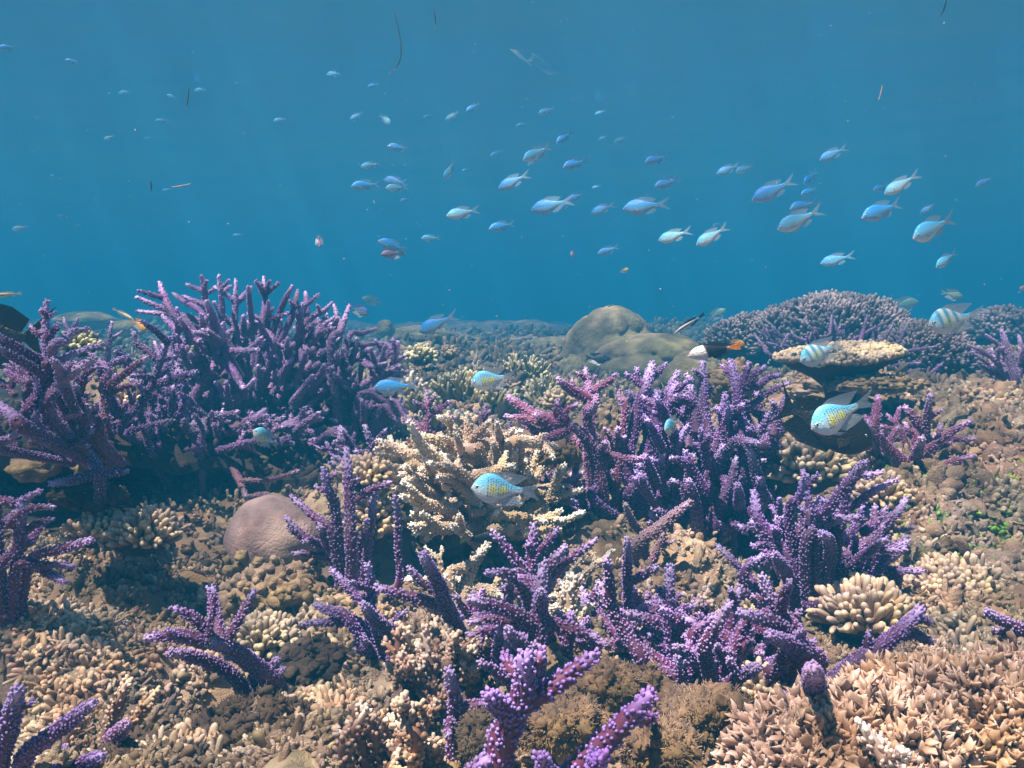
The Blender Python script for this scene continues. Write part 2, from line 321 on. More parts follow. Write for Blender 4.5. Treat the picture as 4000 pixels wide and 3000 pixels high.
def blob(mb, c, rad, seed=0, n=40, amp=.15, fr=2., mi=0, b=.5, lobes=None):
    ph = np.linspace(0, math.pi, n)[1:-1]; th = np.linspace(0, 2*math.pi, 2*n, endpoint=False)
    PH, TH = np.meshgrid(ph, th, indexing='ij'); d = np.stack([np.sin(PH)*np.cos(TH), np.sin(PH)*np.sin(TH), -np.cos(PH)], -1).reshape(-1, 3)
    d = np.vstack([d, [[0, 0, -1], [0, 0, 1]]]); r = 1+amp*fbm(d*fr+seed*3.1, 5, seed)
    if lobes:
        LC = nrm(rng.normal(size=(lobes, 3))+[0, 0, .2]); dd = np.sort(np.linalg.norm(d[:, None]-LC[None], axis=2), axis=1); q_ = 1.15*math.sqrt(4/lobes)*1.08; r = .88*r+.14*np.sqrt(np.clip(1-(dd[:, 0]/q_)**2, 0, 1))
    v = np.asarray(c)+d*r[:, None]*np.asarray(rad); m = len(th); R_ = len(ph)
    i = (np.arange(R_-1)[:, None]*m); j = np.arange(m)[None]; j2 = (j+1) % m
    f = np.stack([i+j, i+j2, i+m+j2, i+m+j], -1).reshape(-1, 4); k = R_*m
    bb = np.clip(b+.5*fbm(d*4+seed, 3, seed+3), 0, 1)
    n0 = mb.n; mb.add(v, f, bb, 0, mi)
    jj = np.arange(m); mb.Fq.append(np.stack([(jj+1) % m, jj, jj*0+k], -1)+n0); mb.mi.append(mi); mb.Fq.append(np.stack([(R_-1)*m+jj, (R_-1)*m+(jj+1) % m, jj*0+k+1], -1)+n0); mb.mi.append(mi)
def pits(m, sc, dist, strength):
    nt = m.node_tree; p = nt.nodes['Principled BSDF']; old = p.inputs['Normal'].links[0].from_socket; tc = nt.nodes.new('ShaderNodeTexCoord'); v = nt.nodes.new('ShaderNodeTexVoronoi'); v.inputs['Scale'].default_value = sc
    nt.links.new(tc.outputs['Object'], v.inputs['Vector']); b = nt.nodes.new('ShaderNodeBump'); b.inputs['Strength'].default_value = strength; b.inputs['Distance'].default_value = dist
    nt.links.new(v.outputs['Distance'], b.inputs['Height']); nt.links.new(old, b.inputs['Normal']); nt.links.new(b.outputs[0], p.inputs['Normal'])
pits(MAUVE, 420, .0006, .5); pits(BOULDER, 70, .004, .5)
# ------------------------------------------------------------------ staghorn corals traced as real branches at their own distance
def taper(n, r):
    t = np.linspace(0, 1, n); return r*(1.14-.30*t-.34*t**3)
def staghorn(label, reg, d, txt, mat=None, sp=None, tm=None, group='purple staghorn corals', root=None, name='staghorn_coral', cat='coral', fill=None, auto=0, spread=.03, wk=.98, rootk=1.0, rootd=None, flat=0):
    mat = mat or (PURPLE, PURPLE, PURPLE_B, PURPLE_C)[int(rng.integers(4))]
    sp = sp or (.0024 if d < .72 else .0032)
    tm = tm or (CUP if d < .75 else CONE if d < 1.25 else CONE4)
    k = ZK(reg); mains = []; cur = None
    for ln in txt.strip().splitlines():
        ln = ln.strip()
        if not ln: continue
        tw = ln[0] == '+'; ln = ln.lstrip('+'); tok = ln.split(); hd = tok[0].split(':')
        wd = float(hd[0]); dz = float(hd[1])/100 if len(hd) > 1 else None
        pts = [tuple(float(q) for q in t.split(',')) for t in tok[1:]]
        if tw: cur[3].append((wd, dz, pts))
        else: cur = [wd, dz, pts, []]; mains.append(cur)
    if fill:
        n, (x0, x1, y0, y1), wf, dd = fill; cx, cy = (x0+x1)/2, y1+60
        for q in range(n):
            x, y = rng.uniform(x0, x1), rng.uniform(y0, y1); v = np.array([x-cx, (y-cy)*1.3]); v = v/np.linalg.norm(v)+rng.normal(0, .35, 2); v /= np.linalg.norm(v)
            if v[1] > .1: v[1] *= -.5
            if flat: v[1] = v[1]*.45+.1; v /= np.linalg.norm(v)
            L = rng.uniform(110, 230)*wf/45; b = np.array([x, y])-v*L*.8; e = np.array([x, y])+v*L*.2; m_ = (b+e)/2+rng.normal(0, 8, 2)
            tws = []
            for z in range(rng.integers(1, 3)):
                f = rng.uniform(.35, .75); s0 = b+(e-b)*f; a = rng.choice([-1, 1])*rng.uniform(.5, 1.); c_, s_ = math.cos(a), math.sin(a)
                vv = np.array([v[0]*c_-v[1]*s_, v[0]*s_+v[1]*c_]); tws.append((wf*.8, None, [tuple(s0), tuple(s0+vv*L*rng.uniform(.3, .5))]))
            mains.append([wf*rng.uniform(.8, 1.1), None, [tuple(b), tuple(m_), tuple(e)], tws, rng.uniform(*dd), True])
    if root is None:
        bx = np.mean([m_[2][0][0] for m_ in mains[:8]]); by = np.max([m_[2][0][1] for m_ in mains[:8]])
        rp = PZ(reg, bx, by, d+.02)
    else: rp = PZ(reg, root[0], root[1], (rootd or d)+.02)
    if not rootd: rp[2] = min(rp[2], gz(rp[0], rp[1]))-.01 if rp[2] > gz(rp[0], rp[1]) else rp[2]-.01
    e0 = empty(name, rp, label, cat, group)
    for bi, m_ in enumerate(mains):
        wd, dz, pts, tws = m_[:4]; d0 = d + (m_[4] if len(m_) > 4 else rng.normal(0, spread*.5)); dz = rng.normal(0, spread) if dz is None else dz
        s = np.linspace(0, 1, len(pts)); dd = d0 + dz*s
        p3 = PZ(reg, np.array([p[0] for p in pts]), np.array([p[1] for p in pts]), dd); r0 = wd/2/k/F*d*wk*(.92 if d > .8 else 1)
        q = p3[0]; tgt = rp.copy(); tgt[:2] = q[:2]+(rp[:2]-q[:2])*.6
        if len(m_) > 5: pp = np.vstack([q+(q-p3[1])*.25, p3]); rad = np.r_[r0*1.15, taper(len(p3), r0)]
        elif rootd: pp = np.vstack([rp+np.array([(q[0]-rp[0])*.5, 0, .0]), p3]); rad = np.r_[r0*1.05, taper(len(p3), r0)]
        elif q[2] > tgt[2]+.01:
            tgt[2] = max(tgt[2], q[2]-.16*rootk); pp = np.vstack([tgt, p3]); rad = np.r_[r0*1.05, taper(len(p3), r0)]
        else: pp = np.vstack([q+(q-p3[1])*.3+np.array([0, .0, -.01]), p3]); rad = np.r_[r0, taper(len(p3), r0)]
        mb = MB(); sd = int(rng.integers(0, 9999)); sides = 10 if d < .8 else 8
        geo = tube(mb, pp, rad, sides, seed=sd); bumps(mb, *geo, sp, tm, sd, .7 if d > 1.3 else 1.)
        c = geo[0]
        for j in range(rng.integers(0, auto+1)):      # short unlisted nubs
            i = rng.integers(int(len(c)*.4), int(len(c)*.9)); dr = nrm(rng.normal(0, 1, 3)+geo[3][i]*1.2+np.array([0, 0, .5])); L = geo[1][i]*rng.uniform(2.2, 4.5)
            g2 = tube(mb, [c[i], c[i]+dr*L*.6, c[i]+dr*L+np.array([0, 0, L*.1])], [geo[1][i]*.75, geo[1][i]*.62, geo[1][i]*.45], sides, seed=sd+j); bumps(mb, *g2, sp, tm, sd)
        for (w2, z2, p2) in tws:
            pr = np.array(pts); st = np.array(p2[0])
            best = (1e9, d0)
            for i in range(len(pr)-1):
                a, b = pr[i], pr[i+1]; t = np.clip(np.dot(st-a, b-a)/max(np.dot(b-a, b-a), 1e-6), 0, 1); q_ = np.hypot(*(a+(b-a)*t-st))
                if q_ < best[0]: best = (q_, dd[i]+(dd[i+1]-dd[i])*t, a+(b-a)*t)
            p2 = [tuple(best[2])]+list(p2[1:]) if best[0] < w2 else [tuple(best[2])]+list(p2)
            z2 = rng.normal(0, spread*.7) if z2 is None else z2
            q3 = PZ(reg, np.array([p[0] for p in p2]), np.array([p[1] for p in p2]), best[1]+z2*np.linspace(0, 1, len(p2))); r2 = w2/2/k/F*d*wk
            g2 = tube(mb, q3, np.minimum(taper(len(q3), r2), r0*1.15), sides, seed=sd+7); bumps(mb, *g2, sp, tm, sd)
        mb.build('branch', mat, e0, rp)
    mb = MB(); blob(mb, rp-np.array([0, 0, .006]), np.array([.022, .018, .012])*(1.3 if len(mains) > 20 else 1), int(rng.integers(99)), 16, .3, 2.2); mb.build('base', ROCK, e0, rp)
    return e0
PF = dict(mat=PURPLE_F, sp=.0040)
staghorn('large purple branching thicket crowding the left middle, tallest against blue water', 'A', 1.5, '''
62 1260,960 1340,780 1400,640 1420,560 1440,440
+45 1410,610 1310,520
+35 1440,520 1500,480
+45:-4 1430,600 1550,615 1660,605
+40 1440,560 1340,480
+50 1400,640 1500,740 1570,850
70:-3 1520,1120 1620,960 1700,830 1790,720
+45 1740,770 1740,640 1730,530
+45 1790,720 1860,660 1930,610
+38 1800,750 1880,740 1960,710
+30 1740,660 1680,625
+35 1760,630 1840,545
55 1930,1060 1960,920 2040,780 2140,640 2212,480
+55 1990,740 1980,640 1940,540
+45 2050,720 2110,600 2140,550
60:-5 2060,900 2140,820 2230,720
55 1460,980 1560,900 1640,800
55:-12 1210,1120 1140,1010 1100,900
+60:-6 1210,1090 1330,1085
60:-12 1530,1170 1450,1100 1435,1020
50 1380,990 1370,860
45:-5 1250,960 1180,910 1080,870
55:-8 1000,1000 1110,980
42 1520,500 1520,300 1520,160
+32 1540,310 1590,240 1620,200
+30 1500,300 1460,250 1390,205
42 1440,480 1430,300 1410,130
+22 1430,220 1470,160
+20 1430,240 1490,195
42 1340,470 1320,250 1300,130
+30 1310,230 1210,185
+30 1330,245 1390,210
+30 1325,220 1330,160
40 1690,440 1710,300 1700,140
+32 1710,250 1650,165
+32 1720,250 1790,180
+28 1700,240 1740,160
+26 1700,240 1685,180
36 1620,420 1610,280 1600,200
38 1780,430 1840,280 1885,195
38 1870,420 1910,280 1920,225
+30 1930,330 1960,330 2050,250
+24 1905,330 1870,290
35 1960,450 1975,300 1970,235
35 1990,420 2080,360 2140,305
+24 2060,370 2050,320
32 2170,500 2170,380 2150,310
45 1150,420 1060,260 1030,175
+30 1060,275 980,250 900,225
42 1170,400 1000,320 880,265
42 1320,450 1150,380 1020,370 890,358
38 1300,370 1180,290 1120,243
38 1350,350 1250,290 1180,260
62:-6 1400,500 1370,390 1335,300
45 1550,500 1460,410 1380,300
48:-6 1150,620 1150,450 1140,345
+38 1140,490 1100,440 1050,390
42:-6 1710,560 1725,430 1730,295
+32 1700,430 1600,370
+30 1750,410 1860,370
+32 1735,370 1760,340
42 1760,560 1670,460 1600,425
45:-5 1920,600 1930,440 1950,315
+35 1940,520 2010,450 2100,400
+35 1960,530 2090,465
+30 1930,420 1910,360
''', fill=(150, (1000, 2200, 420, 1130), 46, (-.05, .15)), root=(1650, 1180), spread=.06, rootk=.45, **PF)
staghorn('purple thicket flank right of the left thicket, short pink-tipped fingers pointing right', 'B', 1.46, '''
50 -60,600 0,480 55,325
35 40,570 140,500 230,470
45 50,760 90,620 105,535
+35 90,690 150,640 215,620
35 20,640 150,575 285,560
35 250,760 255,690 285,585
+30 262,680 335,622
35 130,740 200,715 290,690
38 200,830 300,765 435,745
38 120,880 220,790 385,708
50 20,1110 110,1045 210,980
30 330,950 400,1010 430,1080
45 130,900 300,950 430,1010
45 270,980 340,1040 400,1080
50 50,980 150,890 260,850
50 60,1110 220,1090 390,1080
45 0,760 60,700 110,640
''', fill=(46, (-60, 380, 560, 1120), 40, (-.03, .12)), root=(40, 1180), spread=.05, **PF)
staghorn('purple branching coral at the far left edge with thick dark stems and red-brown flanks', 'A', .9, '''
60 190,1080 270,860 300,700 290,480 300,295
+58:-5 290,700 150,610 -20,510
+60:-6 280,765 160,690 -20,590
+40 285,500 240,500 200,458
+22 300,400 350,370
+45 310,540 340,490 380,445
+30 300,380 265,350
75:-2 320,1020 370,850 470,750 605,665
50 310,780 380,680 500,620 632,578
55:3 350,690 410,550 470,490 560,472
60:-6 410,830 380,730 340,670
60 0,1240 60,1180 110,1135
90 190,1120 100,1050 -20,950
45 250,1100 250,950 230,800
''', sp=.0033, auto=0, root=(230, 1340), rootd=1.16, fill=(22, (-40, 600, 700, 1180), 56, (.05, .3)))
staghorn('bent purple coral stem with hooked pointed tip right of the far left coral', 'A', 1.02, '''
62 640,1160 680,980 670,820 695,740 590,638
+50:-3 715,860 730,820 830,740 940,658
+45 700,900 780,850 885,828
60 560,1140 560,1050 555,968
45:-4 330,1055 420,1035 525,1010
40 480,1200 540,1120 590,1080
''', sp=.0034, auto=0, root=(600, 1340), rootd=1.18, fill=(14, (400, 900, 800, 1180), 50, (.05, .3)))
staghorn('slim purple antler coral between hooked stem and large thicket', 'A', 1.2, '''
50 780,1120 900,960 1000,800 1040,660 1095,535
+50:-4 1000,850 1150,790 1262,748
+35 960,780 860,770
+42 1085,560 1000,480 915,425
+42 1035,690 960,620 880,560 860,490
+30 1040,680 1120,650
30 820,1145 980,1090 1115,1058
40 660,790 720,700 785,655
+30 730,690 860,670
45 900,1000 930,920 900,800
''', fill=(30, (660, 1200, 620, 1160), 42, (.0, .2)), sp=.0036, root=(860, 1230), rootd=1.3)
staghorn('small hazy purple tuft behind the left corals, against open water', 'A', 1.75, '''
30 690,620 710,500 722,428
28 700,600 640,540 588,485
25 710,560 740,520 782,492
25 480,480 490,440 502,405
24 450,500 420,440 415,400
25 560,560 560,500 570,470
''', root=(650, 700), **PF)
staghorn('broken purple coral piece lying alone in the dark hollow', 'A', .95, '''
70:-4 640,1400 560,1420 460,1445 335,1468
+55 640,1400 720,1400 810,1392
+75:3 630,1400 610,1340 590,1280
''', rootk=.2, auto=0, root=(640, 1480))
staghorn('drooping mauve coral branch hanging over the smooth massive coral', 'A', 1.32, '''
55 1480,1300 1530,1420 1600,1580
+30:-2 1580,1450 1750,1440 1918,1385
+34:-3 1600,1560 1700,1540 1780,1555
''', mat=DUSKY, rootk=.1, auto=0, root=(1480, 1260))
staghorn('dark purple coral at the lower left edge beneath the ledge, tips pointing right', 'D', .78, '''
75 -20,400 110,250 130,60 135,-60
+50 115,260 200,180 270,75
+45 130,150 230,80 325,48
+40 60,80 190,-20 345,-35
55 190,330 400,240 590,178
55 100,360 250,340 470,347
55 150,330 300,390 412,450
50 -20,0 120,-60 255,-135
60 -20,180 60,60 150,-40
''', root=(60, 440))
staghorn('purple coral standing alone low on the left slope like an open hand', 'D', .68, '''
112:-6 1790,1150 1700,1030 1560,930 1440,860 1330,840
+80 1340,840 1150,800 965,810
+40:-3 1130,800 1080,768
+80 1420,830 1385,660 1368,500
+30 1385,560 1340,500
+58 1480,800 1560,660 1635,520
+62 1400,800 1260,690 1125,625
78:-5 1520,1080 1350,970 1210,925 1105,910
60 1780,1060 1770,980 1790,960
60:-4 1760,1150 1760,1190 1770,1240
60 1640,1050 1760,1090 1820,1020
''', root=(1800, 1180), auto=0)
staghorn('thick purple coral fingers in the bottom left corner', 'D', .52, '''
130:-3 -20,1680 50,1400 110,1160
+45 120,1270 160,1250 205,1228
95:-3 150,1600 400,1390 595,1235
95 350,1720 400,1600 410,1530
+45 400,1640 440,1580
90 440,1700 560,1610 650,1575
''', root=(150, 1760), auto=0)
staghorn('single rounded purple coral knob poking through tan growth, bottom left', 'D', .6, '''
95:-3 720,1500 770,1420 815,1370
''', root=(720, 1530), auto=0)
staghorn('pale-tipped purple coral leaning over the smooth mauve massive coral', 'B', .84, '''
72 70,1900 60,1640 50,1420 38,1255
+50 95,1600 200,1510 312,1463
+42 70,1500 110,1440
62 120,2050 -90,1900 -240,1800 -345,1690
+50 -180,1850 -230,1830 -330,1755
+80:-4 0,1960 -80,1860 -130,1750
+50 0,1970 -150,1930 -295,1915
+48 -30,1920 -150,1850 -230,1840
60 -30,1650 -80,1510 -110,1380
+40 -70,1530 -150,1490
+40 -80,1460 -30,1400
58 -50,1800 -160,1690 -310,1560
50 200,1700 210,1600 225,1540
42 375,2120 370,1900 365,1640 350,1560
45 130,1850 160,1800 170,1700
''', root=(60, 2080), auto=0)
staghorn('dim purple coral tuft in shade left of the brown staghorn', 'B', 1.1, '''
60 180,1420 90,1260 0,1110
50 190,1420 90,1370 -20,1300
58 210,1420 210,1260 160,1105
+42 220,1230 260,1170 290,1125
+40 200,1280 150,1270 100,1260
45 250,1400 290,1300 330,1230
50 120,1420 40,1380 -60,1340
''', root=(180, 1460), fill=(6, (-80, 300, 1150, 1380), 42, (.02, .1)))
staghorn('upright purple coral trio behind the brown staghorn', 'B', 1.25, '''
58 545,1180 560,1010 560,880
+40 550,1000 520,970 478,940
+42 590,1020 640,985 705,945
+30 585,980 608,905
45 520,1130 480,1080 440,1060
45 620,1150 700,1070 720,1040
''', sp=.0036, root=(550, 1200))
staghorn('tiny violet coral sprig behind the brown staghorn, left of the leaning purple arm', 'B', 1.3, '''
42 900,1200 915,1060 935,960
+30 920,1040 960,1000
+30 920,1060 880,1010
+28 930,1060 1005,1055
30 1080,1160 1090,1110 1090,1080
35 1140,1200 1140,1150 1140,1120
''', sp=.0036, root=(910, 1220), auto=0)
staghorn('brown staghorn with white tips spreading like a table in the centre', 'B', 1.02, '''
75:-4 760,1420 640,1330 560,1270 500,1180 450,1080
75:-2 900,1340 750,1260 620,1190 482,1150
+50 700,1240 640,1170 650,1150
62 860,1260 740,1130 690,1060 638,1040
+42 700,1080 690,1020
65 830,1240 830,1110 820,1025
+36 820,1080 785,1045
+40 840,1080 880,1040
52 830,1220 900,1130 958,1068
92 1090,1240 950,1215 760,1240
46 1000,1210 940,1140 935,1130
50 1040,1210 1020,1150 1010,1075
48 1070,1220 1085,1170 1110,1120
60 1150,1310 1160,1230 1180,1170
+35 1180,1180 1220,1170
64:-4 1030,1370 1010,1290 985,1208
60:-4 1090,1400 1110,1330 1125,1258
58 1240,1420 1255,1330 1280,1235
50 1240,1450 1320,1340 1382,1268
60:-4 1340,1560 1400,1430 1440,1350
+40 1400,1440 1455,1375
58:-4 1240,1610 1330,1570 1545,1508
50 1230,1520 1340,1490 1460,1480
58 420,1330 350,1270 320,1170
50 400,1310 320,1285 242,1270
52 440,1420 320,1365 232,1345
55 660,1440 540,1370 450,1330
80:-4 920,1440 780,1370 660,1290
60:-4 700,1640 560,1510 445,1440
65:-4 720,1490 700,1430 690,1380
55:-3 880,1570 700,1590 500,1610
50 760,1480 600,1455 480,1460
45 640,1520 480,1500 350,1500
55:-4 590,1520 570,1450 555,1380
45:-5 960,1780 740,1770 600,1730
45:-5 860,1660 720,1670 400,1690
60:-6 1000,1740 1100,1800 1300,1770 1560,1655
70 980,1500 1020,1440 1100,1450
60:-6 940,1640 1000,1560 1150,1600
55 1150,1500 1200,1440 1210,1380
60:-5 870,1700 860,1650 900,1600
60:-5 1000,1800 960,1720 1010,1650
''', mat=BROWN, group='brown staghorn corals', fill=(70, (280, 1450, 1150, 1780), 66, (-.08, .12)), root=(950, 1850), sp=.0032, rootk=.12, spread=.045, flat=1)
staghorn('bare brown coral trunk below the table of brown staghorn, bulbous base', 'E', .84, '''
100:3 790,640 800,500 850,350 945,215
110:-2 880,700 830,640 760,630
70 700,430 800,360 900,260
65 960,560 880,520 760,430
70:-3 880,520 1000,525 1060,540
55 800,640 700,560 680,420
36 660,420 630,310 555,235
+24 560,300 495,255
+28 630,330 655,235
30 1560,300 1660,330 1755,255
50 1400,560 1600,380 1755,255
45 1000,480 1100,400 1200,420
60 690,480 560,450 420,430
''', mat=BROWN, group='brown staghorn corals', root=(850, 720), auto=0)
staghorn('purple coral arms leaning left over grey rock, right of the brown staghorn', 'B', 1.08, '''
85:-3 1690,1560 1640,1290 1560,1150 1440,1060
+78:3 1460,1080 1280,1040 1180,980 1085,910
+50 1330,1080 1200,1050 1075,1035
+52 1300,1140 1230,1110 1165,1075
+62 1470,1130 1360,1170 1258,1205
+55 1390,1090 1320,1050 1258,1025
+68 1430,1060 1400,1000 1400,945
+50 1440,1010 1520,960
75:3 1610,1180 1600,1010 1600,880 1580,740
+62 1575,920 1480,860 1412,800
+36 1500,870 1495,800
+46 1640,880 1720,820 1775,768
+42 1590,790 1535,758
+36 1620,830 1640,780
60 1590,1160 1640,950 1662,830
60 1590,1060 1620,1000 1640,950
45 1840,1000 1805,930 1790,848
55:-4 1640,1340 1690,1240 1712,1200
52:-5 1690,1330 1850,1312 1952,1305
''', root=(1690, 1600), spread=.02, fill=(22, (1250, 1850, 1050, 1700), 60, (.02, .12)))
staghorn('dense purple coral with many upright pale-tipped arms, centre right', 'B', 1.1, '''
85 1860,1420 1900,1080 1950,900 1990,780 2010,700
+52 1940,840 1850,768
+46 1925,810 1910,730
+46 1990,810 2050,750 2095,700
+45 1960,760 1975,740
80 1930,1420 2020,1120 2080,950 2175,755
+60 2080,950 2212,880
+50 2110,880 2190,850 2260,800
55 1990,1200 1980,1060 2060,880
70:-3 1860,1560 1990,1420 2120,1300 2240,1100
66:-4 1700,1660 1760,1600 1850,1510 1945,1400
+32 1930,1480 1965,1470
52 1640,1580 1645,1490 1658,1395
50:-3 1340,1560 1440,1470 1528,1415
62:-3 1640,1640 1560,1600 1480,1585
70:2 1420,1500 1390,1450 1400,1300
80 2170,1460 2240,1230 2250,1050 2260,900 2235,780
70 1400,1660 1440,1620 1560,1640
80 2350,1440 2380,1180 2345,950 2335,690
+36 2330,790 2280,740
+40 2345,900 2400,850
75 2480,1260 2470,1080 2480,900
90:2 2600,1400 2580,1100 2560,850 2515,690
+50 2555,780 2465,712
+65 2590,860 2610,790 2630,700
+60 2620,840 2660,770 2735,720
+45 2690,840 2750,790 2825,770
+45 2650,960 2760,880 2885,820
50:-4 2500,1060 2560,990 2595,958
62:-5 2500,1240 2600,1200 2692,1210
50 2120,1000 2140,870 2170,820
45 2130,980 2190,920 2245,890
80:-3 2330,1620 2390,1400 2465,1235
72:-4 2170,1670 2235,1500 2240,1400
+50 2245,1380 2278,1290
80:-2 2700,1620 2680,1400 2635,1250
75 2770,1670 2720,1520 2700,1440
80:-8 2540,1660 2570,1570 2560,1478
78:3 2720,1290 2850,1230 2965,1198
55 2130,1340 2200,1150 2210,1050
60 2100,1500 2130,1470 2160,1380
75:-4 2240,1900 2330,1780 2440,1620
60:-3 2090,1900 2060,1760 2000,1660
70 2420,1740 2400,1500 2340,1400
''', fill=(95, (1880, 2900, 900, 1780), 68, (-.06, .12)), root=(2200, 1700), spread=.035, rootk=.5)
staghorn('dull pink coral arm slanting in shadow between purple colonies', 'E', .98, '''
80 1900,230 2030,120 2150,20 2250,-60
60 2000,340 2050,230 2090,125
+40 2060,240 2140,190
55 1960,180 1880,60 1840,-40
''', mat=DUSKY, root=(1950, 330), auto=0)
staghorn('broad purple coral colony front right with arms fanning over a dark gap', 'F', .86, '''
88:2 740,390 620,200 500,40 470,-120
90 740,400 745,180 830,40 900,-80
+55 800,130 870,100
80:-3 690,320 790,200 850,110
62 800,220 900,100 1010,55 1140,30
65 830,100 830,-20 790,-250
+45 830,-160 880,-240
75 880,60 930,0 1130,-250 1190,-320
60 1000,60 1120,-50 1230,-130 1375,-200
60 700,40 760,-90 800,-230
50 1080,-160 1200,-230 1290,-250
84:-6 950,400 960,200 905,140
80 940,470 1120,280 1280,110 1400,0 1450,-80
+30 1390,120 1450,115 1500,100
66:-3 970,470 1150,375 1330,375 1545,385
+62 1380,390 1395,430 1395,480
90 1230,370 1380,265 1450,170
60 1250,280 1400,225 1460,190
60 500,500 400,380 240,225
80:-10 690,420 640,330 605,275
56:-4 780,630 900,590 1062,540
60 420,480 440,340 520,290
60 1300,180 1330,240 1440,240
''', fill=(30, (400, 1350, -60, 420), 70, (.0, .12)), root=(860, 640))
staghorn('purple coral fan on the right slope beside knobbly rubble', 'C', 1.12, '''
65 1560,1380 1580,1100 1605,905
+60 1580,1130 1500,1040 1450,978
+40 1600,1050 1670,1000
50 1590,1290 1700,1195 1885,1180
55 1580,1260 1750,1130 1862,1068
82:-8 1470,1390 1520,1280 1555,1180
70 1460,1360 1330,1230 1200,1075
+60 1235,1120 1260,1000 1270,915
+50 1330,1220 1400,1110
+50 1230,1100 1190,1040
50:-3 1570,1380 1700,1345 1875,1290
50 1460,1400 1340,1330 1280,1280
60 1400,1440 1440,1410 1470,1390
''', fill=(18, (1240, 1800, 1050, 1400), 54, (0, .1)), root=(1520, 1440))
staghorn('dark-pink purple coral at the right edge behind rubble, hazy', 'C', 1.7, '''
60 2150,800 2120,650 2070,488
30 2090,640 2030,560 1968,510
30 2060,720 1950,620 1855,575
45 2160,800 2200,650 2180,520
30 2100,760 1990,700 1880,620
40 2100,780 2060,690 2000,640
''', fill=(12, (1880, 2260, 540, 740), 34, (0, .1)), root=(2130, 830), **PF)
staghorn('slender lilac coral fingers bristling on the grey bushy dome', 'C', 1.98, '''
28 930,590 960,500 972,385
25 890,560 870,500 830,455
30 1060,600 1120,540 1250,460
28 1150,560 1175,480 1200,385
20 1080,580 1050,530 1030,488
22 860,560 780,540 715,500
24 700,600 660,570 690,505
22 580,640 530,580 475,508
28 1290,590 1320,520 1370,440
22 1380,580 1430,500 1460,440
25 1340,650 1480,610 1640,585
32 1310,730 1400,705 1540,690
28 1310,760 1430,750 1570,732
28 1560,820 1620,750 1690,690
24 850,560 840,520 860,490
22 980,560 1000,480 990,420
24 800,600 840,570 770,530
24 640,620 620,580 560,560
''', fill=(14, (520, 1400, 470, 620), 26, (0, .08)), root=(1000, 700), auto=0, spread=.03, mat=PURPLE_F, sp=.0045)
# ---- nearest row
staghorn('purple coral with blue-violet arms left of centre, nearest row', 'E', .66, '''
95:-5 440,980 340,800 230,700 155,605
+46 340,740 370,690 405,648
62 370,1000 260,870 105,800
60 150,740 0,712 -230,722
65 200,720 200,500 175,345
+42 180,500 130,480 65,455
55 190,640 80,520 -50,380
62 60,700 -60,640 -160,600
''', root=(430, 1030), auto=0, fill=(5, (60, 480, 700, 980), 66, (.02, .08)))
staghorn('slanting purple coral arm with side branch touching tan coral, left of centre', 'E', .67, '''
92 760,780 700,640 620,440 538,285
+52 620,540 530,460 448,368
+66 640,640 500,560 380,530 240,490
+50 690,700 780,680
50 880,980 900,850 840,700
''', root=(770, 840), auto=0, fill=(5, (560, 980, 560, 860), 66, (.02, .08)))
staghorn('purple coral crown of five bumpy arms in the centre', 'E', .74, '''
70 1260,600 1230,430 1235,250 1248,85
+52 1265,280 1330,200 1390,120
58 1250,500 1100,270 985,135
70 1290,520 1350,350 1440,235
52 1330,480 1430,350 1520,270 1640,185
46 1200,440 1080,400 945,392
55 1090,620 1090,520 1088,440
50 1200,560 1150,450 1050,380
''', root=(1280, 660), auto=1, fill=(8, (1040, 1560, 330, 620), 56, (.02, .08)))
staghorn('purple coral with one long lit arm reaching left, front centre', 'E', .57, '''
100 1270,980 1265,760 1290,530 1300,365
+80:-3 1290,600 1292,560 1292,520
+65 1290,520 1220,450 1160,425
+84:-3 1240,740 1120,650 990,610 850,565
+60 1200,740 1000,690 835,712
+52 1140,740 1000,750 828,792
+85 1330,700 1500,760 1640,800
60 1020,1040 1010,870 1030,740
50 1040,1060 960,1000 905,968
70 1180,900 1120,820 1080,760
''', root=(1270, 1060), auto=0, fill=(15, (850, 1600, 700, 1060), 78, (.02, .08)))
staghorn('purple coral pair of slanting arms, front right of centre', 'E', .63, '''
82 1950,980 1850,800 1720,570 1668,465
+66 1760,600 1735,450 1718,308
66 1840,880 1740,740 1640,650 1562,562
62 1860,640 1850,400 1850,185
+50 1880,460 1960,400 2032,360
70 2150,1060 1950,900 1750,850 1600,860
70 1420,1040 1425,950 1435,860
70 1440,1040 1640,985 1835,948
80 2100,780 1980,700 1850,655
''', root=(1950, 1060), auto=0, fill=(26, (1400, 2180, 560, 1080), 78, (.0, .09)))
staghorn('tall purple coral post with round tip, front right', 'E', .6, '''
100 2220,1280 2165,950 2120,650 2120,368
+55 2120,580 2080,520 2045,495
+60 2130,700 2210,640 2270,600
+60 2170,900 2080,860 2000,800
''', root=(2220, 1340), auto=0, fill=(8, (1900, 2300, 800, 1350), 76, (.02, .08)))
staghorn('violet coral clump with many blunt knobs, front right', 'F', .58, '''
85 350,1260 270,1000 320,720 375,500
+50 350,580 330,540 325,505
+50 370,560 400,530 420,515
82:-3 170,980 160,860 310,600
62 80,880 120,740 220,670
80 770,880 660,680 570,540 525,425
+50 580,580 530,560 470,548
+64 640,640 660,550 700,460
84:-3 740,900 640,740 520,690 385,650
100:-8 880,1000 780,900 680,840 575,795
75 640,1120 560,1030 680,1000 690,960
60 430,1430 390,1360 370,1280
70 560,1320 640,1250 710,1190
80 100,1150 130,1000 180,850
70 260,1180 420,1040 500,1000
75 20,1200 30,1000 60,900
''', fill=(26, (-100, 720, 620, 1320), 84, (0, .08)), root=(430, 1350), auto=1)
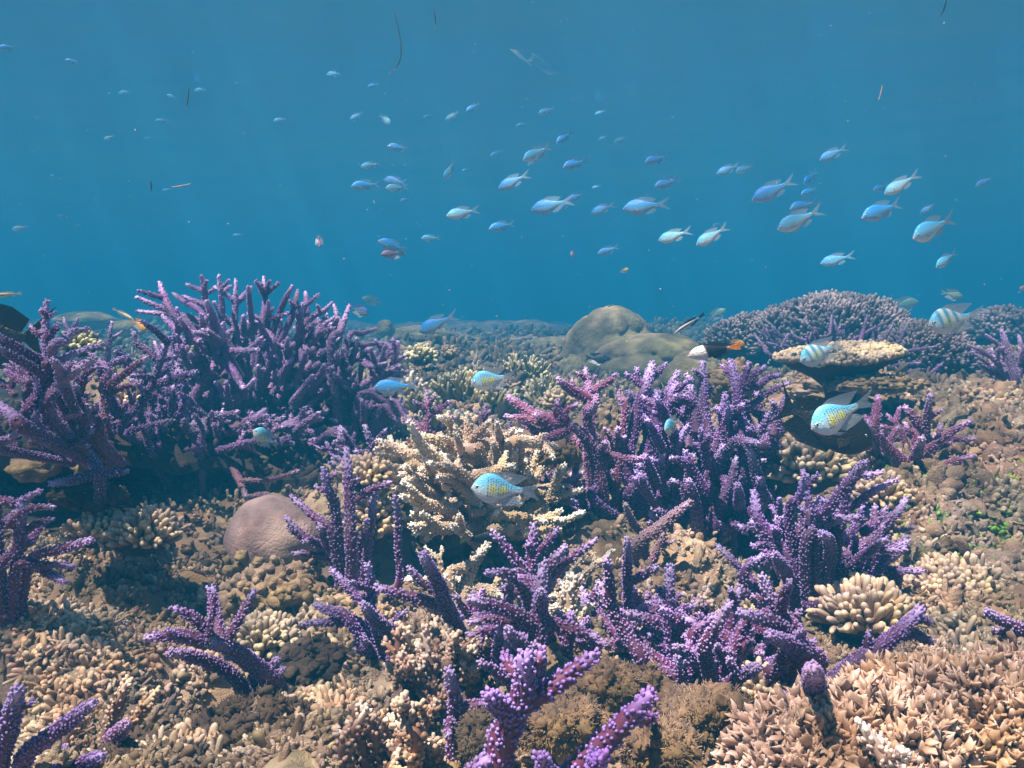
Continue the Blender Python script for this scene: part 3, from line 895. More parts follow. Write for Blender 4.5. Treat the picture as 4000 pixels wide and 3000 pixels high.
staghorn('blunt purple coral knob aimed at the viewer, front right', 'F', .5, '''
130:-9 860,1230 855,1080 850,1010
''', root=(860, 1300), auto=0)
staghorn('long purple coral arm slanting up right above the orange soft coral', 'F', .6, '''
112:2 900,1200 1100,1000 1300,860 1440,740 1540,635
+60 1210,920 1205,850 1212,785
+75 1400,800 1500,790 1605,835
+50 1480,700 1560,690 1600,720
''', root=(880, 1280), auto=0)
staghorn('short violet coral tip entering from the right edge', 'F', .62, '''
75:-2 2330,830 2150,740 1975,650
+50 2200,780 2110,790 2030,760
''', root=(2350, 900), auto=0)
staghorn('upright purple spindle-shaped coral with lit top, bottom centre', 'E', .5, '''
100:-2 735,1500 745,1260 700,1030
+85 760,1270 850,1255 950,1235
+60 740,1400 700,1360 690,1440
''', root=(735, 1560), auto=0)
staghorn('closest thick purple coral in the centre with big tube-like cups', 'E', .44, '''
175:-2 990,1780 1030,1500 1120,1300 1190,1100 1180,940
+75 1130,1080 1090,1000 1070,925
+68 1220,1060 1270,980 1290,905
+120 1170,1320 1400,1100 1630,930
+112:-4 1100,1330 1020,1240 960,1180
+60 1060,1560 1000,1500 975,1440
120 850,1760 900,1650 950,1600
''', sp=.0029, root=(990, 1820), auto=0, mat=PURPLE_N)
staghorn('closest purple coral arm bottom centre right, rising beside brown algae tuft', 'E', .43, '''
150:-1 1450,1760 1750,1440 1990,1190
+70 1880,1360 1960,1340 2020,1320
100:-4 1440,1850 1350,1700 1290,1580
100:-3 1660,1800 1640,1650 1630,1560
+70 1640,1640 1700,1570
''', sp=.0029, root=(1480, 1850), auto=0, mat=PURPLE_N)
staghorn('white-tipped pale branch crossing the orange soft coral, bottom right', 'F', .40, '''
110 1480,1800 1320,1600 1170,1380
+60 1330,1580 1440,1560
+50 1230,1500 1160,1490
''', sp=.0036, root=(1500, 1850), auto=1, mat=PALE, group='pale corals')
staghorn('low shadowed purple stubs crowding the lip of the left ledge', 'A', 1.33, """
45 1300,1210 1320,1120 1300,1060
40 900,1210 940,1130 980,1080
""", fill=(70, (250, 2160, 1010, 1210), 46, (-.04, .12)), root=(1300, 1240), spread=.05, mat=PURPLE_F, sp=.0042)

# ------------------------------------------------------------------ other corals, rocks and growth
def tmpl_finger(bend=.15, bulge=1.0, sides=7, flat=1., seed=0, rings=6, notch=0.):
    a = np.linspace(0, 2*math.pi, sides, endpoint=False); V = []; B = []; T = []
    hs = np.linspace(0, .86, rings-1).tolist()+[.97]
    for i, h in enumerate(hs):
        r = .5*(1-.18*h)*(1+.25*(bulge-1)*h) if h < .9 else .27
        r *= 1+.12*vnoise(np.array([h*3, seed*3.3, 0.]), seed)
        rr = r*(1+.16*vnoise(np.stack([np.cos(a)*1.5, np.sin(a)*1.5, a*0+h*4+seed], -1), seed+2))
        V.append(np.stack([np.cos(a)*rr+bend*h*h, np.sin(a)*rr*flat, np.full(sides, h)], -1)); B.append(np.full(sides, min(1, h*1.1))); T.append(np.full(sides, max(0, (h-.55)/.45)))
    V.append(np.array([[bend, 0, 1.02]])); B.append([1.]); T.append([1.])
    V = np.vstack(V); n = rings
    Fq = [[r*sides+k, r*sides+(k+1) % sides, (r+1)*sides+(k+1) % sides, (r+1)*sides+k] for r in range(n-1) for k in range(sides)]
    Ft = [[(n-1)*sides+k, (n-1)*sides+(k+1) % sides, n*sides] for k in range(sides)]
    return V, np.array(Fq), np.array(Ft), np.concatenate(B), np.concatenate(T)
FING = [tmpl_finger(b, u, 7, 1., s) for s, (b, u) in enumerate(((.05, 1.), (.2, 1.3), (-.15, .8), (.1, 1.6)))]
LEAF = [tmpl_finger(b, u, 8, .55, s+9) for s, (b, u) in enumerate(((.1, 2.4), (.3, 1.6), (-.2, 2.0), (.15, 2.8)))]
def tmpl_lump(seed, n=11, m=15, el=1.):
    V = []; 
    for i in range(1, n):
        ph = math.pi*i/n
        for j in range(m):
            th = 2*math.pi*j/m; d = np.array([math.sin(ph)*math.cos(th), math.sin(ph)*math.sin(th), -math.cos(ph)])
            V.append(d*(.46+.10*float(fbm(d*1.4+seed*7.7, 2, seed))+.17*abs(float(vnoise(d*3.4+seed*5.1, seed+4)))+.07*float(vnoise(d*7+seed, seed+8)))*np.array([1, 1, el]))
    V = V+[np.mean(V[:m], 0)*[1, 1, 1.05], np.mean(V[-m:], 0)*[1, 1, 1.05]]; V = np.array(V); k = (n-1)*m
    Fq = [[r*m+j, r*m+(j+1) % m, (r+1)*m+(j+1) % m, (r+1)*m+j] for r in range(n-2) for j in range(m)]
    Ft = [[(j+1) % m, j, k] for j in range(m)]+[[(n-2)*m+j, (n-2)*m+(j+1) % m, k+1] for j in range(m)]
    b = np.clip(.5+V[:, 2]*.2+.4*vnoise(V*5, seed), 0, 1); return V, np.array(Fq), np.array(Ft), b, np.zeros(len(V))
LUMP = [tmpl_lump(s, el=e) for s, e in enumerate((1., 1.3, 1.8, .8, 2.2))]
def tmpl_tuft(seed, k=6, spread=.8):
    r_ = np.random.default_rng(seed); V = []; Fq = []; Ft = []; B = []; T = []; n = 0
    for q in range(k):
        f = tmpl_finger(.15, 1.1, 5, 1., seed*9+q, 4); z = nrm(r_.normal(0, spread, 3)*[1, 1, .4]+[0, 0, 1.]); x = nrm(np.cross(z, r_.normal(size=3))); y = np.cross(z, x); wd = r_.uniform(.26, .42); h = r_.uniform(.6, 1.05)
        v = f[0]; V.append(x*v[:, :1]*wd+y*v[:, 1:2]*wd+z*v[:, 2:3]*h); Fq.append(f[1]+n); Ft.append(f[2]+n); B.append(f[3]); T.append(f[4]); n += len(v)
    return np.vstack(V), np.vstack(Fq), np.vstack(Ft), np.concatenate(B), np.concatenate(T)
TUFT = [tmpl_tuft(s) for s in range(1, 6)]
def tmpl_frill(seed):
    V, Fq, Ft, B, T = tmpl_finger(.25*(-1)**seed, 1.2, 8, .42, seed+20); V = V.copy(); h = V[:, 2]; V[:, :2] *= (.55+1.5*h*(1-h)*1.6+.0*h)[:, None]*np.where(h > .8, .55, 1)[:, None]; V[:, 0] += .06*np.sin(h*11+seed); return V, Fq, Ft, B, T
FRILL = [tmpl_frill(s) for s in range(4)]
def insts(mb, tms, pos, zd, sc, sz, tip=1., mi=0):
    pos = np.asarray(pos); n = len(pos); pick = rng.integers(0, len(tms), n); sc = np.broadcast_to(sc, (n,)); sz = np.broadcast_to(sz, (n,)); tip = np.broadcast_to(tip, (n,))
    for k, tm in enumerate(tms):
        q = pick == k
        if not q.any(): continue
        n0 = len(mb.T); inst(mb, tm[:4], pos[q], zd[q], sc[q], tip[q], sz[q], mi=mi)
        mb.T[n0] = mb.T[n0]*np.tile(tm[4], q.sum())
def hemi(n, zmin=-.1):
    k = np.arange(n)+.5; z = zmin+(1-zmin)*(1-k/n); th = k*2.39996; r = np.sqrt(np.maximum(0, 1-z*z))
    return np.stack([r*np.cos(th), r*np.sin(th), z], -1)
def mound(label, reg, x, y, wpx, d=None, n=150, fl=.014, fr=.006, mat=TAN, name='finger_coral', group='tan finger corals', asp=(1, 1, .7), tms=None, up=.3, tip=1., tilt=0., base=None, lift=.3, jit=.35):
    a, b = Z(reg, x, y); c = gp(a, b) if d is None else P(a, b, d); dd = np.dot(c, [0, CP, -SP]); r = wpx/2/ZK(reg)/F*dd
    rad = np.array([r*asp[0], r*asp[1], r*asp[2]]); c = c+np.array([0, 0, rad[2]*lift*(d is None)]); mb = MB(); blob(mb, c, rad*.93, int(rng.integers(99)), 22, .12, 2, 1)
    e0 = empty(name, c, label, 'coral', group); mb.mi = [0]*len(mb.mi); mb.build('base', base or DARKROCK_SHADE, e0, c); mb = MB()
    u = hemi(n); u = nrm(u+rng.normal(0, .06, u.shape)); nn = nrm(nrm(u/rad)+[0, 0, up]+rng.normal(0, jit, u.shape)); pos = c+u*rad*(.95+.12*fbm(u*2, 2, 5))[:, None]
    insts(mb, tms or FING, pos, nn, fr*rng.uniform(.75, 1.2, n), fl*rng.uniform(.6, 1.25, n), tip*rng.uniform(.5, 1, n))
    mb.build('finger_crown', mat, e0, c); return e0
# --- finger corals
mound('tan finger coral cluster on the slope, left one below the dark hollow', 'D', 640, 150, 250, .98, 150, .016, .0058, group=None)
mound('tan finger coral cluster right of its twin, left of the mauve massive coral', 'D', 930, 170, 360, .98, 260, .016, .0058, group=None)
mound('pale finger coral tucked behind the open-hand purple coral', 'D', 1690, 860, 360, .78, 230, .013, .0052, mat=CREAM, group=None)
mound('tan finger coral at the foot of purple coral, lower right slope', 'F', 1190, 690, 440, .82, 220, .018, .0065, group=None)
mound('wide tan finger coral plate with pale tips on the right slope', 'F', 1720, 520, 560, .92, 420, .016, .006, mat=TAN, asp=(1, 1, .45), group=None)
mound('cream finger coral bunch below the brown surgeonfish, left part', 'C', 800, 1400, 440, 1.12, 230, .02, .0075, mat=CREAM, group=None)
mound('cream finger coral bunch below the head of the brown surgeonfish', 'C', 1240, 1400, 300, 1.16, 140, .018, .0075, mat=CREAM, group=None)
mound('tan finger coral in the dark gap under front right purple arms', 'C', 1300, 1560, 260, 1.05, 120, .015, .006, group=None)
mound('small gold-brown finger coral under the violet knobs, front right', 'F', 560, 1210, 340, .58, 190, .012, .0045, group=None)
mound('olive finger coral peeping between the left purple stems', 'A', 1300, 640, 190, 1.75, 90, .016, .007, mat=BROWNF, group=None)
mound('pale olive coral knob clump behind the far left coral', 'A', 520, 590, 200, 1.5, 90, .014, .007, mat=BROWNF, group=None)
mound('tan knobby growth lit in a gap between left purple stems', 'A', 840, 950, 240, 1.45, 110, .014, .007, mat=TAN, group=None)
mound('tan short-fingered coral beside the stem of the leaning purple coral', 'E', 190, 110, 300, .98, 200, .014, .006, mat=TAN, asp=(.8, .8, 1.3), group=None)
mound('peach finger coral nub behind the purple arms, centre', 'B', 1400, 960, 150, 1.35, 80, .013, .007, mat=CREAM, group=None)
mound('small pale round finger coral standing up among olive antlers', 'B', 700, 640, 75, 2.1, 60, .012, .008, mat=CREAM, asp=(.9, .9, 1.), group=None)
mound('olive-brown coral tuft far left behind the antlers', 'B', 520, 660, 150, 2.2, 90, .018, .01, mat=BROWNF, group=None)
mound('tan finger coral under the leaning purple coral, left of brown staghorn', 'B', 170, 1440, 260, .98, 160, .014, .006, mat=TAN, group=None)
# --- cream table coral with dark underside
def table():
    a, b = Z('C', 1040, 640); c = P(a, b, 1.5); r = .405*1.5*1.5/1.5; r = 375/1.6507/F*1.5; mb = MB()
    n = 48; m = 10; th = np.linspace(0, 2*math.pi, n, endpoint=False); ro = r*(1+.16*vnoise(np.stack([np.cos(th)*1.5, np.sin(th)*1.5, th*0], -1), 3)); 
    prof = [(0, .0), (.5, .002), (.85, .006), (1, .004), (1.02, -.004), (.9, -.013), (.55, -.03), (.3, -.05), (.22, -.09), (.3, -.13)]
    tilt = lambda X: c+np.stack([X[..., 0], X[..., 1], X[..., 2]+X[..., 0]*.07+X[..., 1]*.11], -1)
    V = np.stack([np.stack([np.cos(th)*ro*p, np.sin(th)*ro*p*.8, np.full(n, z)+.004*vnoise(np.stack([np.cos(th)*3, np.sin(th)*3, th*0+p*5], -1), 4)], -1) for p, z in prof]); V[0, :, :2] *= 0
    i = np.arange(len(prof)-1)[:, None]*n; j = np.arange(n)[None]; j2 = (j+1) % n
    mb.add(tilt(V).reshape(-1, 3), np.stack([i+j, i+n+j, i+n+j2, i+j2], -1).reshape(-1, 4), 0.2, 0, 1)
    e0 = empty('table_coral', c, 'flat cream table coral with knobbly rim and black shade beneath', 'coral'); mb.mi = [0]*len(mb.mi); mb.build('plate', DARKROCK_SHADE, e0, c); mb = MB()
    k = 620; rr = np.sqrt(rng.random(k)); t = rng.random(k)*2*math.pi; k2 = 170; rr = np.r_[rr, np.full(k2, 1.0)]; t = np.r_[t, np.linspace(0, 2*math.pi, k2)+rng.normal(0, .02, k2)]
    R0 = r*(1+.16*vnoise(np.stack([np.cos(t)*1.5, np.sin(t)*1.5, t*0], -1), 3))*rr; X = np.stack([np.cos(t)*R0, np.sin(t)*R0*.8, .002+0*t-.004*(rr > .99)*rng.random(k+k2)], -1)
    out = np.stack([np.cos(t)*rr**2, np.sin(t)*rr**2, 1-.6*rr**4], -1)+rng.normal(0, .18, (k+k2, 3))
    insts(mb, FING, tilt(X), out, .0085*rng.uniform(.8, 1.2, k+k2), .013*rng.uniform(.7, 1.2, k+k2), rng.uniform(.5, 1, k+k2))
    mb.build('finger_crown', CREAM, e0, c)
table()
# --- grey bushy dome, made of fine branchlets
def bush(label, reg, x, y, wpx, d, n, fl, fr, asp, mat=GREYC, group='grey bushy corals', up=.5):
    return mound(label, reg, x, y, wpx, d, n, fl, fr, mat, 'bushy_coral', group, asp, up=up, tip=1.)
bush('broad grey bushy coral dome rising against blue water at right', 'C', 980, 575, 1080, 2.6, 2800, .034, .0098, (1, .8, .52))
bush('low grey bushy coral shoulder left of the dome, behind the orange damselfish', 'C', 440, 585, 520, 2.65, 900, .026, .0085, (1, .8, .66))
bush('grey bushy coral falling away right of the dome toward the pale striped fish', 'C', 1560, 690, 620, 2.1, 1300, .024, .008, (1, .8, .72))
bush('faint grey bushy coral at the far right skyline', 'C', 2080, 520, 520, 3.2, 700, .035, .014, (1, .8, .55))
# --- olive antler corals behind the centre
def antlers(label, reg, x, y, wpx, hpx, d, n, mat=BROWNF, wd=.009, group='olive antler corals in the background'):
    a, b = Z(reg, x, y); c = P(a, b, d); sx = wpx/2/ZK(reg)/F*d; hh = hpx/ZK(reg)/F*d; c[2] -= .01
    e0 = empty('antler_coral', c, label, 'coral', group); mb = MB()
    for i in range(n):
        u = rng.uniform(-1, 1); v = rng.uniform(-1, 1); L = hh*(1-.35*u*u)*rng.uniform(.7, 1.08); b0 = c+np.array([u*sx*.45, v*sx*.35, -.02]); dr = nrm(np.array([u*.75+rng.normal(0, .18), v*.5+rng.normal(0, .15), 1.])); e = b0+dr*L
        md = (b0+e)/2+rng.normal(0, .006, 3); r = wd/2*rng.uniform(.8, 1.15); tube(mb, [b0, md, e], [r*1.2, r, r*.65], 6, seed=i, t0=0.)
        for q in range(rng.integers(1, 4)):
            f = rng.uniform(.3, .8); s0 = b0+(e-b0)*f; d2 = nrm(dr+rng.normal(0, .55, 3)); tube(mb, [s0, s0+d2*L*.18, s0+nrm(d2+[0, 0, .4])*L*.34], [r*.95, r*.8, r*.6], 6, seed=i+q)
    for V in mb.B: pass
    mb.build('branch_crown', mat, e0, c); mb = MB(); blob(mb, c+[0, 0, -.02], (sx*.6, sx*.5, .03), 3, 16); mb.build('base', DARKROCK_SHADE, e0, c)
antlers('tallest olive antler coral fanning up behind the fish with yellow flank', 'B', 1180, 800, 380, 240, 2.2, 70)
antlers('olive antler coral left of the tallest one, behind the upper yellow-flanked fish', 'B', 760, 860, 430, 220, 1.95, 70)
antlers('low olive antler coral just right of the blue fish', 'B', 520, 900, 220, 150, 1.75, 30)
antlers('low olive antler coral in front of the boulder corals', 'B', 1320, 880, 300, 200, 2.0, 45)
antlers('dim olive antler coral filling the dip below the tallest one', 'B', 1020, 900, 330, 150, 1.8, 45)
antlers('short olive finger antlers above the brown coral table', 'B', 640, 1010, 260, 190, 1.5, 24, mat=BROWN, wd=.010)
antlers('few brown antlers with upright tips behind the left thicket edge', 'B', 430, 830, 150, 190, 1.85, 12, mat=BROWN, wd=.011)
# --- boulder corals
def boulder(label, reg, x, y, wpx, hpx, d, lob, seed, mat=BOULDER, name='boulder_coral', group='boulder corals', amp=.035, n=90, yk=.8):
    a, b = Z(reg, x, y); c = P(a, b, d); mb = MB(); k = 1/ZK(reg)/F*d/2; blob(mb, c, (wpx*k, wpx*k*yk, hpx*k), seed, n, amp, 2.2, lobes=lob)
    return tag(mb.build(name, mat, None, c), label, 'coral' if 'coral' in name else 'rock', group)
boulder('largest lobed green-grey boulder coral rising above the skyline', 'B', 1735, 660, 620, 680, 3.1, 34, 5)
boulder('broad lobed boulder coral lying in front of the largest one', 'B', 2010, 740, 840, 500, 2.75, 44, 8)
boulder('smaller boulder coral lobes at the left foot of the largest one', 'B', 1490, 800, 240, 330, 2.9, 16, 3)
boulder('small yellow-green boulder coral far off behind the blue fish', 'B', 290, 470, 130, 120, 4.2, 6, 4)
boulder('long low faint boulder coral far behind the blue fish', 'B', 520, 520, 420, 150, 4.6, 16, 5)
boulder('faint wide coral head on the skyline left of the boulders', 'B', 1080, 540, 700, 120, 6.0, 20, 6)
boulder('faint coral head just left of the largest boulder coral', 'B', 1330, 600, 300, 160, 4.4, 14, 7)
boulder('faint blue-grey coral head between left corals and thicket', 'A', 560, 420, 420, 130, 5.2, 12, 8)
boulder('pale hazy coral head on the left edge of the thicket', 'A', 820, 470, 240, 120, 4.0, 10, 9)
boulder('grey mound right of the boulder corals under the two-tone fish', 'C', 80, 800, 420, 380, 2.1, 20, 10)
def massive():
    a, b = Z('D', 1780, 190); c = P(a, b, .97); mb = MB(); k = 1/1.6507/F*.97/2
    blob(mb, c, (640*k, 560*k, 570*k), 4, 80, .05, 1.2)
    V = mb.V[0]; q = V-c; V = c+np.stack([q[:, 0]+q[:, 2]*.25, q[:, 1], q[:, 2]*(1-.25*q[:, 0]/(360*2*k))-q[:, 0]*.15], -1); mb.V[0] = V
    u = hemi(260, -.9); u = u[(u[:, 2] < -.05)]; q = u*np.array([360, 280, 280])*2*k*.98; q = q+[0, 0, 0]; q = np.stack([q[:, 0]+q[:, 2]*.25, q[:, 1], q[:, 2]*(1-.25*q[:, 0]/(720*k))-q[:, 0]*.15], -1); q = q[rng.random(len(q)) < np.clip(-u[:, 2]*2.2, 0, 1)]
    nb = MB(); insts(nb, TUFT+LUMP, c+q, nrm(q)+[0, 0, .3], .010*rng.uniform(.5, 1.4, len(q)), .010*rng.uniform(.5, 1.4, len(q)), .4); tag(nb.build('turf_skirt', ROCK, None, c), 'ragged turf growth around the foot of the mauve massive coral', 'algae', None, 'stuff')
    tag(mb.build('massive_coral', MAUVE, None, c), 'smooth rounded mauve-brown massive coral, lower left of centre', 'coral')
massive()
def rock(label, reg, x, y, wpx, hpx, d, seed, mat=ROCK, amp=.22, extra=60, cat='rock', name='reef_rock', group='knobbly reef rocks', yk=.8, fs=.006):
    a, b = Z(reg, x, y); c = P(a, b, d); mb = MB(); k = 1/ZK(reg)/F*d/2; rad = np.array([wpx*k, wpx*k*yk, hpx*k]); blob(mb, c, rad, seed, 70, amp, 2.4)
    u = hemi(extra, -.5); u = nrm(u+rng.normal(0, .15, u.shape)); r = 1+amp*fbm(u*2.4+seed*3.1, 5, seed)
    insts(mb, LUMP+FING[:2], c+u*r[:, None]*rad*.98, nrm(u+rng.normal(0, .5, u.shape)), fs*rng.uniform(.6, 1.8, extra), fs*rng.uniform(.6, 1.8, extra), 0.)
    return tag(mb.build(name, mat, None, c), label, cat, group)
rock('lit sandy rock below the mauve massive coral', 'D', 1800, 560, 640, 430, .88, 1, extra=220)
rock('dark rock crowded behind the front left purple corals', 'D', 2040, 1080, 520, 480, .74, 2, mat=DARKROCK_SHADE, extra=160)
rock('grey rock pillar leaning between purple arms', 'B', 1740, 1130, 170, 330, 1.3, 3, extra=60)
rock('turf-covered rock lump right of the brown staghorn', 'B', 1430, 1290, 200, 150, 1.02, 4, mat=TURF, extra=60)
rock('rock under the cream table coral, in deep shade', 'C', 1020, 890, 620, 230, 1.66, 5, mat=ROCK, extra=90)
rock('flat rubble shelf below the table coral', 'C', 1250, 830, 560, 110, 1.45, 6, extra=140)
rock('brown rock behind the upright purple arms, right of centre', 'C', 330, 830, 320, 260, 1.35, 7, extra=80)
rock('pale wedge-shaped stone above the brown surgeonfish', 'C', 870, 940, 110, 110, 1.32, 8, mat=RUBBLE, amp=.1, extra=0)
# --- overhanging ledge at left with dark hollow beneath, shade deepened by the rock colour
def ledge():
    nx, ny = 120, 70; U = np.linspace(0, 1, nx); Vv = np.linspace(0, 1, ny); UU, VV = np.meshgrid(U, Vv, indexing='ij')
    X = -1.5+1.36*UU; front = 1.24+.05*fbm(np.stack([X*5, 0*X, 0*X], -1), 3, 8); Y = front+(2.15-front)*VV; p = np.stack([X, Y, 0*X], -1)
    edge = np.minimum(1, VV*9)**.5*np.minimum(1, (1-UU)*7)**.5
    zt = -.160+.022*fbm(p*9, 4, 61)+.02*np.clip((Y-1.5)/.5, 0, 1)-.02*(1-edge)-.06*np.clip((UU-.85)/.15, 0, 1)
    zb = zt-.012-(.045+.015*fbm(p*8, 3, 62))*edge-.30*np.clip((Y-1.72)/.3, 0, 1)
    mb = MB(); i = (np.arange(nx-1)[:, None]*ny+np.arange(ny-1)[None]).ravel(); f = np.stack([i, i+ny, i+ny+1, i+1], -1)
    b = np.clip(.5+.5*fbm(p*12, 3, 63), 0, 1).ravel(); mb.add(np.stack([X, Y, zt], -1).reshape(-1, 3), f, b); mb.add(np.stack([X, Y, zb], -1).reshape(-1, 3), f[:, ::-1], b)
    for k in (np.arange(ny), (nx-1)*ny+np.arange(ny), np.arange(nx)*ny, np.arange(nx)*ny+ny-1):
        T_, B_ = np.stack([X, Y, zt], -1).reshape(-1, 3)[k], np.stack([X, Y, zb], -1).reshape(-1, 3)[k]; m = len(k); q = np.arange(m-1)
        mb.add(np.vstack([T_, B_]), np.stack([q, q+1, q+1+m, q+m], -1), .5)
    n = 6500; ii = rng.integers(0, nx*ny, n); ii = ii[(VV.ravel()[ii] < .75)]; pos = np.stack([X, Y, zt], -1).reshape(-1, 3)[ii]
    insts(mb, LUMP+FING, pos, nrm(rng.normal(0, .6, pos.shape)+[0, -.2, 1]), .009*rng.uniform(.4, 1.6, len(pos)), .012*rng.uniform(.4, 1.8, len(pos)), .3)
    tag(mb.build('reef_ledge', DARKROCK_SHADE), 'overhanging reef ledge under the left purple corals, black beneath', 'rock')
    rock('shade-darkened knob of rock in the hollow under the lone purple piece', 'A', 590, 1560, 420, 170, .98, 11, mat=DARKROCK_SHADE)
    rock('shade-darkened rock bank at the back of the left hollow', 'A', 500, 1700, 1500, 260, 1.3, 12, mat=DARKROCK_SHADE, extra=200)
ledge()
rock('dark rock core inside the large left thicket', 'A', 1650, 1010, 760, 400, 1.72, 31, mat=DARKROCK_SHADE, extra=200)
rock('dark rock core under the right flank of the left thicket', 'B', 60, 1010, 500, 330, 1.66, 32, mat=DARKROCK_SHADE, extra=120)
rock('rock core under the brown staghorn', 'B', 900, 1760, 700, 420, 1.08, 21, mat=ROCK, extra=120)
# --- growth and rubble too numerous to count
def scatter(n, px0, px1, d0, d1, mask=None):
    px = rng.uniform(px0, px1, n); d = np.exp(rng.uniform(math.log(d0), math.log(d1), n)); q = P(px, 1500, d); x, y = q[:, 0], q[:, 1]
    y = d*CP; z = gz(x, y); p = np.stack([x, y, z], -1); yc = p[:, 1]*CP-p[:, 2]*SP; up = p[:, 2]*CP+p[:, 1]*SP
    sx = W/2+p[:, 0]/yc*F; sy = H/2-up/yc*F
    if mask is not None:
        k = mask(sx, sy, p); p = p[k]; d = d[k]
    return p, d
def gnormal(p, e=.01): 
    zx = (gz(p[:, 0]+e, p[:, 1])-gz(p[:, 0]-e, p[:, 1]))/(2*e); zy = (gz(p[:, 0], p[:, 1]+e)-gz(p[:, 0], p[:, 1]-e))/(2*e)
    return nrm(np.stack([-zx, -zy, 1+0*zx], -1))
def stuff(name, label, cat, mat, n, area, dr, tms, sc, sz, tip=0., jit=.6, mask=None, lift=0., grow=.0):
    p, d = scatter(n, area[0], area[1], dr[0], dr[1], mask); nn = nrm(gnormal(p)+rng.normal(0, jit, p.shape)); g = (d/.8)**grow; m = len(p)
    mb = MB(); insts(mb, tms, p-nn*sz*.25*g[:, None]+[0, 0, lift], nn, sc*g*np.exp(np.minimum(rng.normal(-.05, .32, m), .42)), sz*g*np.exp(np.minimum(rng.normal(-.05, .32, m), .42)), tip*rng.uniform(.2, 1, m))
    return tag(mb.build(name, mat), label, cat, None, 'stuff')
stuff('coral_rubble', 'knobbly tan coral rubble covering the reef floor', 'rubble', RUBBLE, 8000, (-700, 4700), (.5, 3.5), LUMP, .0085, .0085, grow=.6)
stuff('short_coral_tufts', 'short beige coral tufts crusting the whole reef floor', 'coral growth', RUBBLE, 9000, (-700, 4700), (.5, 3.2), TUFT, .0125, .012, .7, .5, grow=.6)
stuff('short_coral_growth', 'short tan coral nubs carpeting the lower left slope', 'coral growth', TAN, 5200, (-500, 1350), (.55, 1.15), TUFT, .0125, .0125, 1., .45, lambda x, y, p: fbm(p*11, 3, 44) > .05)
stuff('dark_turf', 'dark turf and broken nubs between tan growth, lower left', 'algae', DTURF_SHADE, 3600, (-500, 2400), (.52, 1.3), FING+LUMP, .0055, .0085, 1., .8, lambda x, y, p: fbm(p*11, 3, 44) < .15)
stuff('turf_growth', 'dark turf and broken branchlets between the corals', 'algae', ROCK, 3500, (-500, 4500), (.5, 2.0), TUFT, .010, .010, .3, .9, grow=.5)
stuff('knobbly_rubble_bank', 'thick knobbly dead coral rubble banked on the right slope', 'rubble', RUBBLE, 5200, (3050, 4700), (.95, 2.1), LUMP+TUFT, .015, .015, .5, jit=.8, mask=lambda x, y, p: x > 3150+.3*(y-1500), grow=.3)
stuff('pale_growth', 'pale finger growth on the right slope', 'coral growth', CREAM, 2600, (3500, 4600), (.75, 1.1), FING, .0055, .014, 1., .5, lambda x, y, p: fbm(p*12, 2, 54) > .0)
stuff('green_algae', 'green leafy algae glinting in the dark gap at right', 'algae', GREEN, 1500, (3350, 4200), (.92, 1.2), LEAF, .006, .009, 1., 1.2, lambda x, y, p: (y > 1800) & (y < 2350))
stuff('far_reef_growth', 'hazy low coral growth on the far reef flat', 'coral growth', FARC, 22000, (-300, 4300), (1.9, 9.), FING+LUMP[:2], .007, .012, .4, .7, grow=.75)
# --- bumpy pinkish brown coral and white-tipped brown coral, front left of centre
KP = dict(mat=PINKB, name='branching_coral')
staghorn('bushy pinkish-brown coral with beige tips, front left of centre', 'E', .60, '''
70 600,1300 590,1050 545,770
70 680,1300 700,1000 690,760
60 520,1200 450,950 430,770
60 760,1200 800,950 815,760
60 640,1250 620,900 610,690
60 400,1300 330,1150 300,1010
60 480,1300 440,1150 400,1010
''', fill=(42, (360, 900, 800, 1300), 62, (-.02, .06)), root=(600, 1400), sp=.0042, group='pinkish-brown branching corals', auto=1, **KP)
staghorn('brown branching coral with white tips at the bottom, left of centre', 'E', .5, '''
85 250,1720 250,1560 240,1390
+50 250,1560 310,1500
70 650,1720 620,1580 600,1470
60 500,1480 420,1400 330,1340
70 20,1560 80,1420 160,1280
60 420,1320 390,1260 375,1235
55 100,1300 180,1260 200,1240
''', fill=(16, (0, 620, 1300, 1640), 66, (0, .06)), root=(300, 1700), sp=.0042, group='pinkish-brown branching corals', auto=1, **KP)
staghorn('tan bumpy coral spikes low on the left slope', 'D', .62, '''
80 690,1480 740,1280 820,1100
80 760,1500 880,1330 1000,1170
60 420,1480 500,1380 550,1340
''', root=(720, 1560), mat=TAN, sp=.004, group='tan bumpy corals', auto=1, name='branching_coral')
staghorn('white-tipped cream coral between the purple crown and front right pair', 'E', .68, '''
80 1480,720 1470,600 1505,440
+60 1470,600 1440,480
60 1400,740 1390,660 1380,620
60 1540,720 1560,640 1590,560
''', root=(1480, 800), mat=BROWN, sp=.0036, group='brown staghorn corals', auto=1, name='branching_coral', fill=(8, (1400, 1620, 480, 760), 60, (0, .05)))
staghorn('pinkish-brown coral spikes between the two tall front right purple posts', 'E', .72, '''
60 2000,700 1980,560 1990,430
60 2050,720 2060,640 2090,600
60 1960,900 1980,820 1940,760
60 2060,960 2090,900 2110,840
''', root=(2010, 800), sp=.004, group='pinkish-brown branching corals', auto=1, fill=(10, (1900, 2110, 560, 980), 56, (0, .05)), **KP)
staghorn('beige bushy coral left of the violet knob clump, front right', 'F', .66, '''
70 60,800 110,640 170,500
70 120,760 130,680 90,600
60 40,760 20,660 60,560
''', root=(90, 860), sp=.004, group='pinkish-brown branching corals', auto=1, fill=(10, (0, 210, 560, 800), 60, (0, .05)), **KP)
